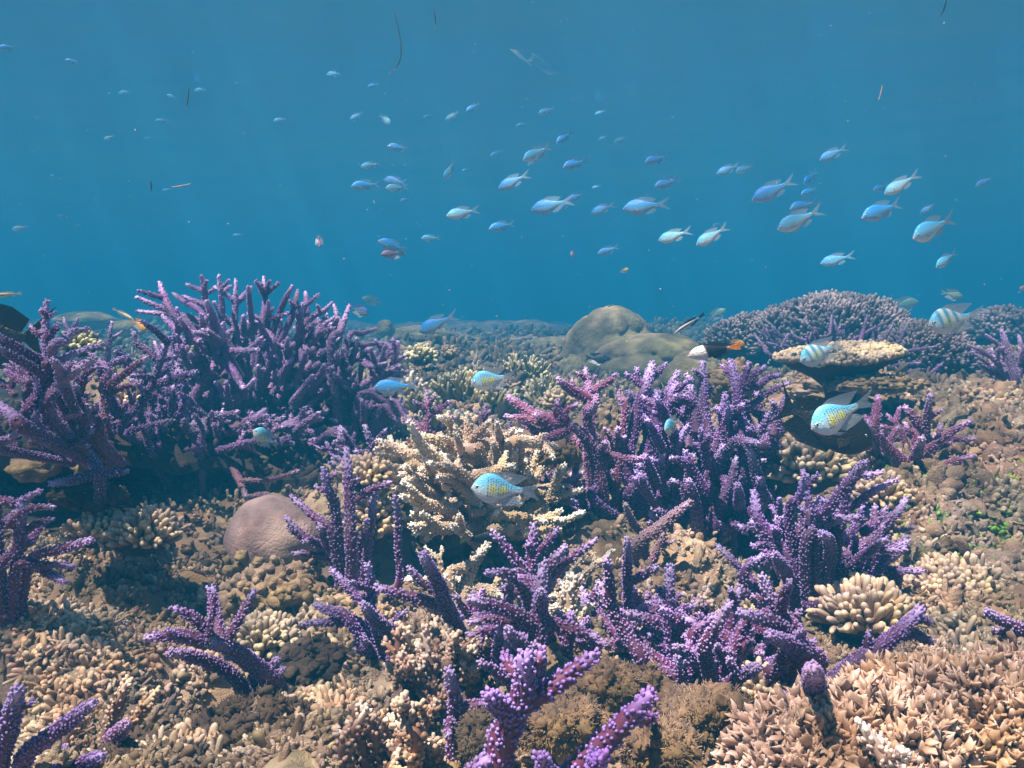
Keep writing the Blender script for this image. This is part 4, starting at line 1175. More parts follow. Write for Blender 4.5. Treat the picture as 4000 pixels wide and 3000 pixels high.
# --- orange soft coral filling the lower right corner
def soft():
    mb = MB(); a, b = Z('F', 1500, 1420); cs = []
    for (x, y, d, wp, hp, sd) in ((1250, 1640, .47, 1000, 560, 1), (1850, 1540, .49, 1000, 700, 2), (1550, 1440, .55, 900, 500, 3), (2200, 1490, .52, 600, 800, 4), (800, 1720, .45, 600, 400, 5)):
        c = PZ('F', x, y, d); k = 1/1.6507/F*d/2; rad = np.array([wp*k, wp*k*.9, hp*k]); blob(mb, c, rad*.9, sd, 30, .15, 2.5, 1)
        n = 480; u = hemi(n, -.2); u = nrm(u+rng.normal(0, .1, u.shape)); nn = nrm(nrm(u/rad)+[-.35, -.1, .8]+rng.normal(0, .35, u.shape))
        pos = c+u*rad*(.86+.16*rng.random((n, 1))); ln = .019*rng.uniform(.6, 1.25, n)
        insts(mb, FING, pos, nn, .0036*rng.uniform(.7, 1.3, n), ln, rng.uniform(.0, .5, n))
        for q in range(9):
            f = rng.uniform(.35, 1., (n, 1)); p2 = pos+nn*f*ln[:, None]*.9+rng.normal(0, .0009, pos.shape); insts(mb, FRILL, p2, nrm(nn*.8+rng.normal(0, .6, nn.shape)), .0040*rng.uniform(.5, 1.5, n), .0078*rng.uniform(.5, 1.4, n), rng.uniform(.0, 1, n)*f[:, 0])
    c = PZ('F', 1500, 1500, .5); tag(mb.build('soft_coral', [ORANGE, DARKROCK_SHADE], None, c), 'large orange-pink leafy soft coral filling the bottom right corner', 'coral')
soft()
# --- turf covered rocks in the bottom row, each with a coat of fine algae hair
HAIR = [tmpl_finger(b, 1., 3, 1., s, 4) for s, b in enumerate((.6, -.5, 1.2))]
def turf_rock(label, reg, x, y, wpx, hpx, d, seed, n=2600, mt=None):
    a, b = Z(reg, x, y); c = P(a, b, d); e0 = empty('turf_rock', c, label, 'rock', 'algae-tufted rocks'); k = 1/ZK(reg)/F*d/2; rad = np.array([wpx*k, wpx*k*.85, hpx*k]); amp = .42
    mb = MB(); blob(mb, c, rad, seed, 50, amp, 2.4); mb.build('stone', ROCK, e0, c); mb = MB()
    u = hemi(n, -.3); u = nrm(u+rng.normal(0, .05, u.shape)); r = 1+amp*fbm(u*2.4+seed*3.1, 5, seed); p = c+u*r[:, None]*rad
    insts(mb, HAIR, p, nrm(u+rng.normal(0, .5, u.shape)), .0006, .0048*rng.uniform(.3, 1.6, n), rng.uniform(0, 1, n)); insts(mb, LUMP, p[::3], nrm(rng.normal(size=p[::3].shape)), .005*rng.uniform(.3, 1.6, len(p[::3])), .0055, rng.uniform(0, 1, len(p[::3])))
    tag(mb.build('algae_tuft', mt or TURF, e0, c), None, None, None, 'stuff')
turf_rock('golden turf-covered rock behind the closest coral arm, upper of the bottom ones', 'E', 1720, 1150, 380, 260, .56, 1)
turf_rock('golden turf-covered rock between the closest coral and the bottom arm', 'E', 1430, 1400, 420, 330, .50, 2)
turf_rock('spiky turf-covered rock left of the closest thick coral', 'E', 900, 1500, 200, 260, .50, 3, 2600, DTURF_SHADE)
turf_rock('pale fuzzy turf rock right of the bottom coral arm', 'F', 150, 1350, 480, 300, .52, 4, 4200)
turf_rock('brown turf rock in the bottom row beneath the bottom coral arm', 'E', 2080, 1560, 420, 280, .46, 5)
turf_rock('small mossy rock right of the turf rock at lower centre right', 'E', 1950, 1120, 240, 200, .60, 6)
turf_rock('shade-darkened turf rock at the bottom edge, left of centre', 'D', 1600, 1560, 900, 500, .6, 7, 4200, DTURF_SHADE)
turf_rock('tan turf rock at the bottom edge on the left', 'D', 900, 1640, 600, 260, .58, 8, 3000, DTURF_SHADE)
def loop():
    p = [PZ('F', x, y, .46) for x, y in ((245, 1680), (240, 1560), (265, 1440), (320, 1390), (380, 1430), (420, 1540), (455, 1680))]
    mb = MB(); tube(mb, p, [.0013]*7, 6, .002, 3); tag(mb.build('seagrass_loop', RUBBLE), 'thin arched strand of seagrass at the bottom, left of the orange soft coral', 'seagrass')
loop()

# ------------------------------------------------------------------ fish
def fmat(name, rough=.38, spec=.5, sss=0.):
    m, nt, p, N_, L_ = newmat(name); a = N_('ShaderNodeAttribute'); a.attribute_name = 'Col'; L_(a.outputs['Color'], p.inputs['Base Color'])
    b = N_('ShaderNodeAttribute'); b.attribute_name = 'opac'; L_(b.outputs['Fac'], p.inputs['Alpha'])
    p.inputs['Roughness'].default_value = rough; p.inputs['Specular IOR Level'].default_value = spec
    if sss: p.inputs['Subsurface Weight'].default_value = sss; p.inputs['Subsurface Radius'].default_value = (.7, .9, 1.); p.inputs['Subsurface Scale'].default_value = .012
    bp = N_('ShaderNodeBump'); bp.inputs['Strength'].default_value = .25; bp.inputs['Distance'].default_value = .004
    tc = N_('ShaderNodeTexCoord'); v = N_('ShaderNodeTexVoronoi'); v.inputs['Scale'].default_value = 46; L_(tc.outputs['Object'], v.inputs['Vector']); L_(v.outputs['Distance'], bp.inputs['Height']); L_(bp.outputs[0], p.inputs['Normal'])
    return m
SKIN = fmat('fish_skin', sss=.45); EYE = fmat('fish_eye', .12, .6); SKIND = fmat('dark_fish_skin', .45, .35)
def lerp(a, b, t): t = np.clip(t, 0, 1)[..., None]; return np.asarray(a)*(1-t)+np.asarray(b)*t
def fishmesh(name, top, bot, wid, fins, colf, bend=0., bl=.76, NX=56, NA=28, eye=(.085, .03, .024), scale_dots=False, finc=None):
    xs = (1-np.cos(np.linspace(0, math.pi, NX)))/2*bl; tx = np.linspace(0, 1, len(top))**1.35*bl
    sm = lambda arr: np.interp(xs, tx, arr)
    T_, B_, W_ = [np.convolve(np.pad(sm(a), 3, 'edge'), np.ones(7)/7, 'valid') for a in (top, bot, wid)]
    T_[0] = B_[0] = (T_[0]+B_[0])/2; W_[0] = .001
    V = []; C = []; A = []; Fc = []
    th = np.linspace(0, 2*math.pi, NA, endpoint=False)
    for i in range(NX):
        mz = (T_[i]+B_[i])/2; hz = max((T_[i]-B_[i])/2, .001); yy = np.sign(np.cos(th))*np.abs(np.cos(th))**1.15*W_[i]; zz = mz+hz*np.sin(th)
        V.append(np.stack([np.full(NA, xs[i]), yy, zz], -1)); C.append(colf(np.full(NA, xs[i]/bl), np.sin(th), zz))
    V = np.vstack(V).tolist(); C = np.vstack(C).tolist(); A = [1.]*len(V)
    for i in range(NX-1):
        for j in range(NA): Fc.append((i*NA+j, i*NA+(j+1) % NA, (i+1)*NA+(j+1) % NA, (i+1)*NA+j))
    for cap, rev in ((0, True), (NX-1, False)):
        f = tuple(cap*NA+j for j in range(NA)); Fc.append(f[::-1] if rev else f)
    for fin in fins:                                   # fin = (base line, outer edge, colour, opacity, y offset, splay); rays from base to edge
        base, edge, fc, op = fin[:4]; yo = fin[4] if len(fin) > 4 else 0.; sp = fin[5] if len(fin) > 5 else 0.
        nr = 15; nb = 5; s = np.linspace(0, 1, nr); bl_ = np.array(base, float); el = np.array(edge, float)
        def at(l, s):
            q = np.r_[0, np.cumsum(np.linalg.norm(np.diff(l, axis=0), axis=1))]; q /= q[-1]; return np.stack([np.interp(s, q, l[:, 0]), np.interp(s, q, l[:, 1])], -1)
        b0, e0 = at(bl_, s), at(el, s)
        if yo == 0 and b0[:, 0].max() < bl-.015 and np.abs(b0[:, 1]).mean() > .02:      # root the fin in the back or belly line
            b0[:, 1] = np.interp(b0[:, 0], xs, T_ if b0[:, 1].mean() > 0 else B_)*.93
        for side in (1, -1):
            n0 = len(V)
            for i in range(nr):
                for k in range(nb):
                    f = k/(nb-1); q = b0[i]+(e0[i]-b0[i])*f; th_ = .004*(1-f*.85)*(1.0 if i % 2 else .35)
                    y = yo+sp*f+side*th_; V.append([q[0], y, q[1]]); ray = .8 if i % 2 else 1.1; C.append((np.clip(np.array(fc)*ray, 0, 1)).tolist()+[1] if len(fc) == 3 else list(fc)); A.append(op*(1-.55*f)+(.0 if i % 2 == 0 else .1))
            for i in range(nr-1):
                for k in range(nb-1):
                    q = (n0+i*nb+k, n0+(i+1)*nb+k, n0+(i+1)*nb+k+1, n0+i*nb+k+1); Fc.append(q if side > 0 else q[::-1])
    V = np.array(V); V[:, 0] -= .5; V[:, 1] += bend*(np.clip(V[:, 0]+.1, 0, 1))**2
    me = bpy.data.meshes.new(name); me.from_pydata(V.tolist(), [], Fc); C = np.array([c[:3] for c in C]); C = np.c_[C, np.ones(len(C))]
    at = me.attributes.new('Col', 'FLOAT_COLOR', 'POINT'); at.data.foreach_set('color', C.astype(np.float32).ravel())
    at = me.attributes.new('opac', 'FLOAT', 'POINT'); at.data.foreach_set('value', np.array(A, np.float32))
    me.polygons.foreach_set('use_smooth', np.ones(len(me.polygons), bool)); me.materials.append(SKIN); me.update()
    # eye: a lens-shaped ball with pale iris ring and black pupil
    ex, ez, er = eye; ew = float(np.interp(ex, xs, W_)); ems = []
    for side in (1, -1):
        vs = []; cs = []; fs = []; rr = [0, .45, .55, .8, .9, 1.0]; hh = [.62, .56, .52, .34, .2, 0]
        for r_, h_ in zip(rr, hh):
            for j in range(14):
                a = 2*math.pi*j/14; vs.append([ex-.5+er*r_*math.cos(a), side*(ew*.80+er*h_*.7), ez+er*r_*math.sin(a)]); cs += [.004, .004, .006, 1] if r_ < .5 else ([.75, .80, .85, 1] if .5 < r_ < .85 else [.10, .16, .22, 1])
        for i in range(5):
            for j in range(14):
                q = (i*14+j, (i+1)*14+j, (i+1)*14+(j+1) % 14, i*14+(j+1) % 14); fs.append(q if side < 0 else q[::-1])
        m2 = bpy.data.meshes.new('eye'); m2.from_pydata(vs, [], fs); at = m2.attributes.new('Col', 'FLOAT_COLOR', 'POINT'); at.data.foreach_set('color', np.array(cs, np.float32))
        at = m2.attributes.new('opac', 'FLOAT', 'POINT'); at.data.foreach_set('value', np.ones(len(vs), np.float32)); m2.materials.append(EYE); ems.append(m2)
    return me, ems
def c_chromis(back, mid, belly):
    def f(x, s, z):
        c = lerp(belly, mid, (s+.75)/.8); c = lerp(c, back, (s-.15)/.6); c = lerp(c, (.62, .52, .55), ((.07-x)/.07)*.8); return c
    return f
TOPC = [0, .045, .10, .145, .165, .165, .15, .115, .075, .045, .035]; BOTC = [0, -.03, -.075, -.115, -.145, -.15, -.14, -.105, -.065, -.038, -.03]; WC = [.004, .025, .045, .06, .066, .062, .052, .038, .024, .013, .008]
def fins_c(c, o=.75, t=1.):
    return [(((.735, .03), (.745, 0), (.735, -.03)), ((1.0, .15*t), (.93, .07), (.84, .0), (.93, -.07), (1.0, -.14*t)), c, o),
            (((.2, .125), (.36, .155), (.52, .12), (.63, .07)), ((.27, .17), (.42, .205), (.58, .18), (.72, .13)), c, o*.8),
            (((.44, -.125), (.54, -.09), (.63, -.06)), ((.5, -.17), (.6, -.17), (.71, -.11)), c, o*.8),
            (((.25, -.13), (.31, -.14)), ((.37, -.20), (.42, -.17)), (.8, .88, .95), .9, .02, .01), (((.24, -.02), (.245, -.06)), ((.36, -.02), (.35, -.09)), c, .35, .062, .035), (((.24, -.02), (.245, -.06)), ((.36, -.02), (.35, -.09)), c, .35, -.062, -.035)]
KIND = {}
for i, (bk, md, bl_, fc, bd) in enumerate((((.02, .28, 1.), (.10, .46, 1.), (.42, .68, 1.), (.30, .60, 1.), .25), ((.04, .28, .92), (.16, .48, .95), (.40, .62, .90), (.18, .42, 1.), -.35), ((.07, .46, 1.), (.30, .68, 1.), (.78, .90, 1.), (.45, .72, 1.), .0))):
    KIND['chromis%d' % i] = fishmesh('blue_fish', TOPC, BOTC, WC, fins_c(fc), c_chromis(bk, md, bl_), bd)
def c_damsel(barcol, dots, stripes=False):
    def f(x, s, z):
        c = lerp((.80, .86, .98), (.42, .78, 1.), (s+.6)/.7); c = lerp(c, (.14, .56, .98), (s+.0)/.7)
        if stripes:
            for x0, wd in ((.36, .055), (.56, .06), (.76, .05)):
                k = np.exp(-((x-x0+s*.05)/wd)**2*1.2)*(s > -.6)*(.95 if x0 < .8 else .8); c = lerp(c, (.74, .84, .78), k)
            c = lerp(c, (.72, .80, .10), .8*np.exp(-((x-.46)/.12)**2)*np.exp(-((s+.2)/.38)**2))
            for x0 in (.27, .46, .66): c = lerp(c, (.03, .20, .36), .65*np.exp(-((x-x0+s*.05)/.04)**2)*(s > -.55))
        else:
            for x0 in (.42, .62): c = lerp(c, (1., .96, .03), 1.*np.exp(-((x-x0)/.085)**2)*np.exp(-((s+.12)/.42)**2))
            row = np.floor(x*20); d = (np.abs((x*20) % 1-.5) < .24)*((((s*6)+.5*(row % 2)) % 1) < .55)*(x > .3)*(x < .82)*(s > -.5)*(s < .75); c = lerp(c, (.0, .07, .16), d*dots)
        return lerp(c, (.45, .50, .58), (.10-x)/.08)
    return f
TOPD = [0, .07, .14, .195, .225, .225, .205, .155, .095, .055, .045]; BOTD = [0, -.045, -.105, -.155, -.19, -.20, -.18, -.13, -.08, -.05, -.04]; WD = [.004, .03, .055, .07, .076, .07, .058, .042, .026, .014, .009]
def fins_d(c, o=.6):
    return [(((.70, .04), (.715, 0), (.70, -.04)), ((1.0, .12), (.94, .06), (.87, -.01), (.93, -.08), (.99, -.14)), c, o),
            (((.16, .165), (.30, .215), (.46, .185), (.6, .09)), ((.22, .215), (.38, .265), (.56, .245), (.80, .19)), c, o),
            (((.36, -.185), (.5, -.14), (.6, -.08)), ((.42, -.235), (.58, -.22), (.76, -.17)), (.62, .74, .88), o),
            (((.22, -.17), (.29, -.185)), ((.35, -.27), (.44, -.26)), (.85, .92, 1.), .95, .02, .02), (((.24, -.02), (.245, -.07)), ((.38, .0), (.36, -.11)), c, .3, .075, .04), (((.24, -.02), (.245, -.07)), ((.38, .0), (.36, -.11)), c, .3, -.075, -.04)]
hi = dict(bl=.72, NX=130, NA=96, eye=(.085, .035, .036))
KIND['dotted'] = fishmesh('yellow_flanked_fish', TOPD, BOTD, WD, fins_d((.34, .42, .55)), c_damsel(0, .85), .0, **hi)
KIND['barred'] = fishmesh('barred_fish', TOPD, BOTD, WD, fins_d((.45, .60, .80)), c_damsel(0, .0, True), .05, **hi)
def c_flat(a, b=None, nose=None):
    def f(x, s, z):
        c = lerp(a if b is None else b, a, (s+.5)/1.0); return c
    return f
TOPS = [.0, .085, .15, .185, .20, .205, .195, .16, .10, .045, .03]; BOTS = [-.02, -.07, -.135, -.17, -.19, -.195, -.185, -.15, -.09, -.04, -.03]; WS = [.012, .035, .055, .064, .066, .06, .05, .036, .022, .012, .008]
dk = (.008, .007, .010)
KIND['surgeon'] = fishmesh('surgeonfish', TOPS, BOTS, WS, [(((.80, .028), (.81, 0), (.80, -.028)), ((1.03, .24), (.93, .10), (.90, .0), (.92, -.09), (1.0, -.20)), dk, 1.6),
    (((.16, .17), (.4, .2), (.66, .13), (.78, .04)), ((.18, .20), (.42, .255), (.70, .22), (.84, .13)), dk, 1.5), (((.34, -.19), (.6, -.15), (.78, -.04)), ((.38, -.23), (.66, -.24), (.86, -.15)), dk, 1.5),
    (((.23, -.03), (.23, -.09)), ((.36, -.07), (.31, -.15)), (.10, .075, .05), .9, .064, .03), (((.23, -.03), (.23, -.09)), ((.36, -.07), (.31, -.15)), (.10, .075, .05), .9, -.064, -.03)],
    c_flat((.012, .010, .012), (.030, .024, .026)), .0, bl=.82, eye=(.115, .055, .022))
def c_two(x, s, z):
    c = lerp((.80, .80, .82), (.012, .012, .018), (x-.40+s*.04)/.05); c = lerp(c, (.75, .25, .03), (x-.90)/.06); return lerp(c, (.25, .2, .2), ((.16-x)/.1)*(s > .3))
KIND['two'] = fishmesh('two_tone_fish', [v*.8 for v in TOPC], [v*.75 for v in BOTC], WC, [(((.745, .03), (.75, 0), (.745, -.03)), ((.95, .07), (.93, .0), (.94, -.07)), (.85, .28, .03), 1.5), (((.2, .10), (.42, .12), (.66, .05)), ((.24, .13), (.46, .155), (.72, .09)), (.02, .02, .03), 1.4),
    (((.42, -.10), (.54, -.07), (.66, -.04)), ((.46, -.13), (.6, -.12), (.72, -.08)), (.02, .02, .03), 1.4), (((.25, -.10), (.3, -.11)), ((.36, -.17), (.4, -.14)), (.85, .85, .9), .9)], c_two, 0., eye=(.10, .02, .022), NX=90)
def flatfish(name, col, fin, belly=None, kx=1.): return fishmesh(name, [v*kx for v in TOPD], [v*kx for v in BOTD], WD, fins_d(fin, 1.3), c_flat(col, belly), 0., bl=.72, eye=(.10, .03, .03))
KIND['orange'] = flatfish('orange_fish', (.75, .34, .04), (.80, .42, .05), (.85, .50, .08))
KIND['yellow'] = flatfish('yellow_fish', (.78, .60, .05), (.8, .62, .1), (.85, .70, .15), .85)
KIND['dark'] = flatfish('dark_fish', (.015, .018, .03), (.015, .02, .04), (.03, .03, .045))
KIND['deepblue'] = flatfish('deep_blue_fish', (.02, .10, .45), (.05, .12, .4), (.45, .42, .40), .85)
KIND['greenish'] = flatfish('pale_green_fish', (.22, .42, .32), (.25, .4, .35), (.5, .55, .42), .75)
KIND['reddish'] = flatfish('reddish_fish', (.12, .10, .22), (.15, .1, .15), (.45, .16, .12), .7)
def c_str(a, b):
    def f(x, s, z):
        c = lerp(a, b, np.exp(-((s-.05)/.32)**2)*1.2); return lerp(c, b, (s-.7)/.1)
    return f
def slim(name, colf, fc, k=.45): return fishmesh(name, [v*k for v in TOPC], [v*k for v in BOTC], [v*.8 for v in WC], [(((.745, .02), (.75, 0), (.745, -.02)), ((.92, .05), (.90, .0), (.92, -.05)), fc, 1.3), (((.2, .13*k), (.45, .15*k), (.66, .08*k)), ((.24, .13*k+.03), (.5, .15*k+.03), (.7, .08*k+.03)), fc, 1.1), (((.42, -.13*k), (.6, -.07*k), (.68, -.04*k)), ((.46, -.13*k-.025), (.62, -.1*k-.025), (.72, -.08*k-.02)), fc, 1.1)], colf, .1, eye=(.08, .01, .016), NX=70)
KIND['cleaner'] = slim('cleaner_wrasse', c_str((.75, .80, .85), (.006, .006, .012)), (.02, .02, .04))
KIND['slimpale'] = slim('slender_fish', c_str((.60, .55, .40), (.45, .40, .28)), (.6, .55, .4))
KIND['slimgold'] = slim('slender_fish', c_str((.70, .55, .20), (.02, .05, .05)), (.6, .5, .2))
KIND['oliveT'] = fishmesh('dark_fish', [v*.9 for v in TOPC], [v*.9 for v in BOTC], WC, [(((.745, .04), (.75, 0), (.745, -.04)), ((.97, .10), (.965, .0), (.97, -.10)), (.07, .085, .01), 1.5), (((.2, .11), (.42, .14), (.68, .05)), ((.24, .14), (.46, .17), (.74, .11)), (.01, .01, .02), 1.4)],
    lambda x, s, z: lerp((.008, .008, .016), (.04, .045, .008), (x-.8)/.2), 0.)
for k_ in ('surgeon', 'two', 'dark', 'oliveT', 'cleaner', 'reddish'): KIND[k_][0].materials[0] = SKIND
FN = {'chromis0': 'blue_fish', 'chromis1': 'blue_fish', 'chromis2': 'blue_fish', 'dotted': 'yellow_flanked_fish', 'barred': 'barred_fish', 'surgeon': 'surgeonfish', 'two': 'two_tone_fish', 'orange': 'orange_fish', 'yellow': 'yellow_fish', 'dark': 'dark_fish', 'deepblue': 'deep_blue_fish', 'greenish': 'pale_green_fish', 'reddish': 'reddish_fish', 'cleaner': 'striped_wrasse', 'slimpale': 'slender_fish', 'slimgold': 'slender_fish', 'oliveT': 'dark_fish'}
def put(kind, hx, hy, tx, ty, label, L=.07, yaw=None, group=None, d=None, roll=0.):
    """head and tail in pixels of the 2212-wide view; L real length (m) sets the distance; yaw = how far the tail is turned away"""
    k = W/2212.; hx, hy, tx, ty = [v*k for v in (hx, hy, tx, ty)]; lp = math.hypot(tx-hx, ty-hy); yaw = rng.uniform(-.45, .45) if yaw is None else yaw
    if d is None: d = L*math.cos(yaw)*F/lp
    else: L = d*lp/F/math.cos(yaw)
    a = P(hx, hy, d-L*math.sin(yaw)/2); b = P(tx, ty, d+L*math.sin(yaw)/2); X = Vector(b-a); s = X.length; X.normalize()
    upv = Vector((0, 0, 1)) if abs(X.z) < .9 else Vector((1, 0, 0)); Y = upv.cross(X).normalized(); Zv = X.cross(Y)
    M = Matrix((X, Y, Zv)).transposed().to_4x4() @ Matrix.Rotation(roll, 4, 'X'); M = Matrix.Translation(Vector((a+b)/2)) @ M @ Matrix.Scale(s, 4)
    me, ems = KIND[kind]; o = bpy.data.objects.new(FN[kind], me); S.collection.objects.link(o); o.matrix_world = M
    tag(o, label, 'fish', group)
    if lp > 55:
        for e in ems:
            q = bpy.data.objects.new('eye', e); S.collection.objects.link(q); q.parent = o
G = 'small blue fish schooling above the reef'
def ch(hx, hy, tx, ty, label, k=None, L=None, **kw):
    put('chromis%d' % (rng.choice([0, 0, 1, 2]) if k is None else k), hx, hy, tx, ty, label, L or rng.uniform(.062, .078), group=G, **kw)
ch(1345, 452, 1448, 438, 'large pale blue fish in mid water with open forked tail, nearly level', 0)
ch(1624, 434, 1722, 385, 'long lilac-blue fish tilted nose down at right, tail reaching up', 0)
ch(1679, 497, 1780, 450, 'brightest white-blue fish at right, lit back, tail curving up', 2)
ch(1861, 472, 1954, 436, 'deep blue-backed fish right of the brightest white-blue one', 0)
ch(1972, 516, 2064, 468, 'pale turquoise fish lowest of the three long ones at far right', 2)
ch(1910, 420, 1989, 373, 'light blue fish upper right, steeply tilted, overlapping a dim one', 2)
ch(1770, 347, 1833, 316, 'highest fish of the right-hand group, soft blue', 0)
ch(1504, 530, 1575, 487, 'round-bellied pale fish tilted, right one of the low middle pair', 2)
ch(1422, 520, 1496, 497, 'pale fish with forked tail, left one of the low middle pair', 2)
ch(1772, 570, 1848, 550, 'blue fish with white pelvic fin, lowest in the right water', 0)
ch(964, 467, 1038, 452, 'plump lilac-white fish left of centre, level', 2)
ch(1077, 408, 1144, 374, 'blue fish with dark lower head, tail raised, centre of school', 0)
ch(1130, 347, 1192, 314, 'bright turquoise fish above centre with small white one beneath', 2)
ch(1147, 455, 1240, 430, 'blue-grey fish in centre whose tail overlaps two others', 0)
ch(1277, 461, 1330, 440, 'slim fish just left of the large pale level one', 0)
ch(1056, 495, 1115, 482, 'blue fish below centre-left with pale fin spot', 0)
ch(1291, 549, 1338, 532, 'lone dusky blue fish lowest in middle water', 1)
ch(816, 520, 882, 542, 'pale blue fish pointing up left just above a dark barred one', 0)
ch(910, 515, 953, 514, 'small level pale fish alone at lower left of the school', 2)
ch(779, 361, 824, 352, 'small bright white fish at left of the school, rounded', 2)
ch(836, 316, 888, 322, 'dark blue rounded fish at upper left of the school', 1)
ch(758, 403, 824, 397, 'blue-grey fish leftmost of the mid-left trio', 0)
ch(829, 388, 882, 396, 'dark fish directly above a thin white one', 1)
ch(832, 407, 882, 403, 'thin white lit fish directly beneath a dark one', 2)
ch(960, 390, 982, 344, 'white fish swimming steeply down, tail straight up', 2, yaw=.2)
ch(1163, 247, 1200, 232, 'small bright white fish highest at centre', 2)
ch(756, 260, 786, 240, 'small blue fish upper left of school, nose down', 0)
ch(845, 268, 818, 247, 'small pale fish upper left, head down to the right', 2)
ch(962, 260, 992, 240, 'small fish in upper middle, left one of a slanting pair', 2)
ch(1007, 242, 1040, 220, 'small violet-blue fish in upper middle, right one of a slanting pair', 0)
ch(1202, 310, 1237, 283, 'violet-blue fish above right of the turquoise one, steep', 1)
ch(1393, 351, 1447, 336, 'dim blue fish above the large pale level one', 1)
ch(1413, 404, 1470, 386, 'dim fish close above the large pale level one', 1)
ch(1548, 376, 1599, 354, 'left dim-blue fish of a close touching pair, right of centre', 0)
ch(1589, 373, 1632, 355, 'right paler fish of a close touching pair, right of centre', 2)
ch(1736, 398, 1768, 366, 'small violet fish steeply upright, right group', 0)
ch(1730, 421, 1770, 405, 'small dim fish directly under the steep violet one', 0)
ch(1706, 452, 1768, 436, 'dim violet fish half hidden behind the brightest white-blue one', 1)
ch(1886, 412, 1925, 396, 'dim dark fish behind the steep light blue one at upper right', 1)
ch(2107, 404, 2148, 380, 'dusky fish far right, alone near the edge', 1)
ch(1987, 464, 2024, 436, 'dim lilac fish above the pale turquoise one at far right', 1)
ch(2022, 578, 2068, 542, 'yellowish-lit rounded fish low at far right', 2)
ch(905, 718, 988, 678, 'vivid azure fish just above the reef skyline, left of centre', 0, L=.07)
ch(806, 838, 908, 832, 'vivid blue fish swimming level beside the left thicket', 0, d=1.12, yaw=.1)
ch(1139, 358, 1162, 346, 'tiny white fish beneath the bright turquoise one', 2, L=.05)
ch(1216, 362, 1272, 345, 'dim fish with lit tail tip right of the turquoise one', 1)
ch(1226, 434, 1264, 416, 'dim violet fish at the tail of the blue-grey centre fish, upper', 1)
ch(1195, 452, 1240, 434, 'grey fish hidden behind the tail of the blue-grey centre fish', 1)
ch(1059, 338, 1088, 324, 'faint blue fish between centre and the steep white one', 0)
ch(1326, 310, 1354, 294, 'small pale-backed fish up right of centre', 2)
ch(1227, 257, 1245, 245, 'tiny violet fish right of the highest white one', 0)
ch(1284, 248, 1308, 238, 'tiny blue fish upper centre right with dark dot', 0)
ch(1283, 270, 1302, 262, 'tiny dim blue fish below the one with dark dot', 1)
ch(1292, 303, 1316, 292, 'tiny dim fish left of the small pale-backed one', 1)
ch(1114, 274, 1142, 265, 'tiny blue fish left below the highest white one', 0)
ch(864, 436, 890, 426, 'faint mottled fish under the dark and white stacked pair', 1)
ch(794, 188, 822, 180, 'faint fish high at left of the long drifting strand', 0)
ch(1078, 190, 1104, 181, 'faint blue fish high in the middle', 0)
ch(914, 256, 940, 246, 'faint fish left of the slanting upper pair', 0)
ch(1278, 407, 1300, 400, 'faint dark fish left of the dim fish above the large level one', 1)
ch(1538, 488, 1562, 482, 'dim back of a fish peeping over the round-bellied one', 1)
ch(-6, 104, 42, 101, 'blue-backed white-bellied fish cut by the upper left edge', 0)
ch(642, 224, 666, 219, 'small bright white-bellied fish in the upper left water', 2)
ch(384, 77, 400, 82, 'tiny blue and white fish high at left', 0, L=.06)
FT = 'tiny faint blue fish far off in the left open water'
for a, b, c, e, kk in ((224, 302, 250, 292, 2), (335, 262, 368, 260, 0), (309, 300, 330, 298, 0), (570, 147, 588, 138, 0), (705, 161, 736, 158, 0), (730, 213, 746, 208, 0), (864, 138, 881, 134, 0), (512, 340, 529, 343, 0), (998, 369, 1022, 366, 0), (108, 378, 130, 387, 0), (26, 496, 62, 488, 2), (124, 466, 153, 473, 0), (508, 180, 534, 174, 1), (360, 205, 385, 215, 0),
                        (420, 196, 444, 192, 0), (255, 203, 282, 196, 0), (74, 255, 96, 250, 1), (140, 130, 172, 134, 1), (502, 510, 528, 506, 0), (660, 205, 680, 196, 1), (720, 280, 740, 276, 0), (590, 262, 620, 256, 0), (350, 412, 372, 408, 0), (72, 150, 94, 146, 1), (600, 238, 614, 230, 0), (756, 412, 768, 408, 0), (820, 456, 834, 450, 0), (160, 490, 182, 486, 1)):
    put('chromis%d' % kk, a, b, c, e, FT, .062, group='tiny faint fish in the left water')
put('dotted', 1017, 1055, 1172, 1062, 'nearest blue-grey fish with dotted yellow flank, in front of the brown staghorn', .095, .1, d=.80)
put('dotted', 1017, 830, 1118, 808, 'blue-grey fish with yellow flank above the brown staghorn, white pelvic fin down', .095, .15, d=.98)
put('barred', 1728, 782, 1826, 738, 'blue fish with pale vertical bars in front of the table coral', .085, .2, d=1.2)
put('barred', 2005, 704, 2130, 674, 'pale fish with two yellow-white bars over the right skyline', .095, .1, d=1.25)
put('dotted', 1752, 928, 1892, 856, 'pale blue fish with yellow dotted flank overlapping the dark surgeonfish', .095, .1, d=.88)
put('dotted', 546, 930, 606, 966, 'small blue-grey fish turned half away against the left dark hollow', .075, .5, d=1.1)
put('dotted', 1436, 930, 1470, 905, 'narrow blue fish seen nearly head-on among upright purple arms', .07, 1.0, d=.92)
put('surgeon', 1884, 962, 1672, 872, 'dark brown surgeonfish with lunate tail, lower right of centre', .2, 0., d=.97)
put('surgeon', -190, 715, 112, 732, 'dark brown surgeonfish cut by the left edge', .2, 0., d=1.15)
put('two', 1484, 770, 1607, 745, 'fish with white head, black body and orange tail by the boulder corals', .1, .1, d=1.05)
put('orange', 1609, 744, 1575, 738, 'orange damselfish touching the tail of the white and black fish', .055, .3, d=1.2)
put('orange', 320, 712, 280, 690, 'orange fish peeping between the left antlers', .07, .2, d=1.7)
put('cleaner', 1456, 721, 1528, 674, 'black and white striped slender wrasse slanting above boulder corals', .07, .1)
put('slimgold', -20, 640, 52, 633, 'slender gold and dark striped fish at the left edge', .09, .0)
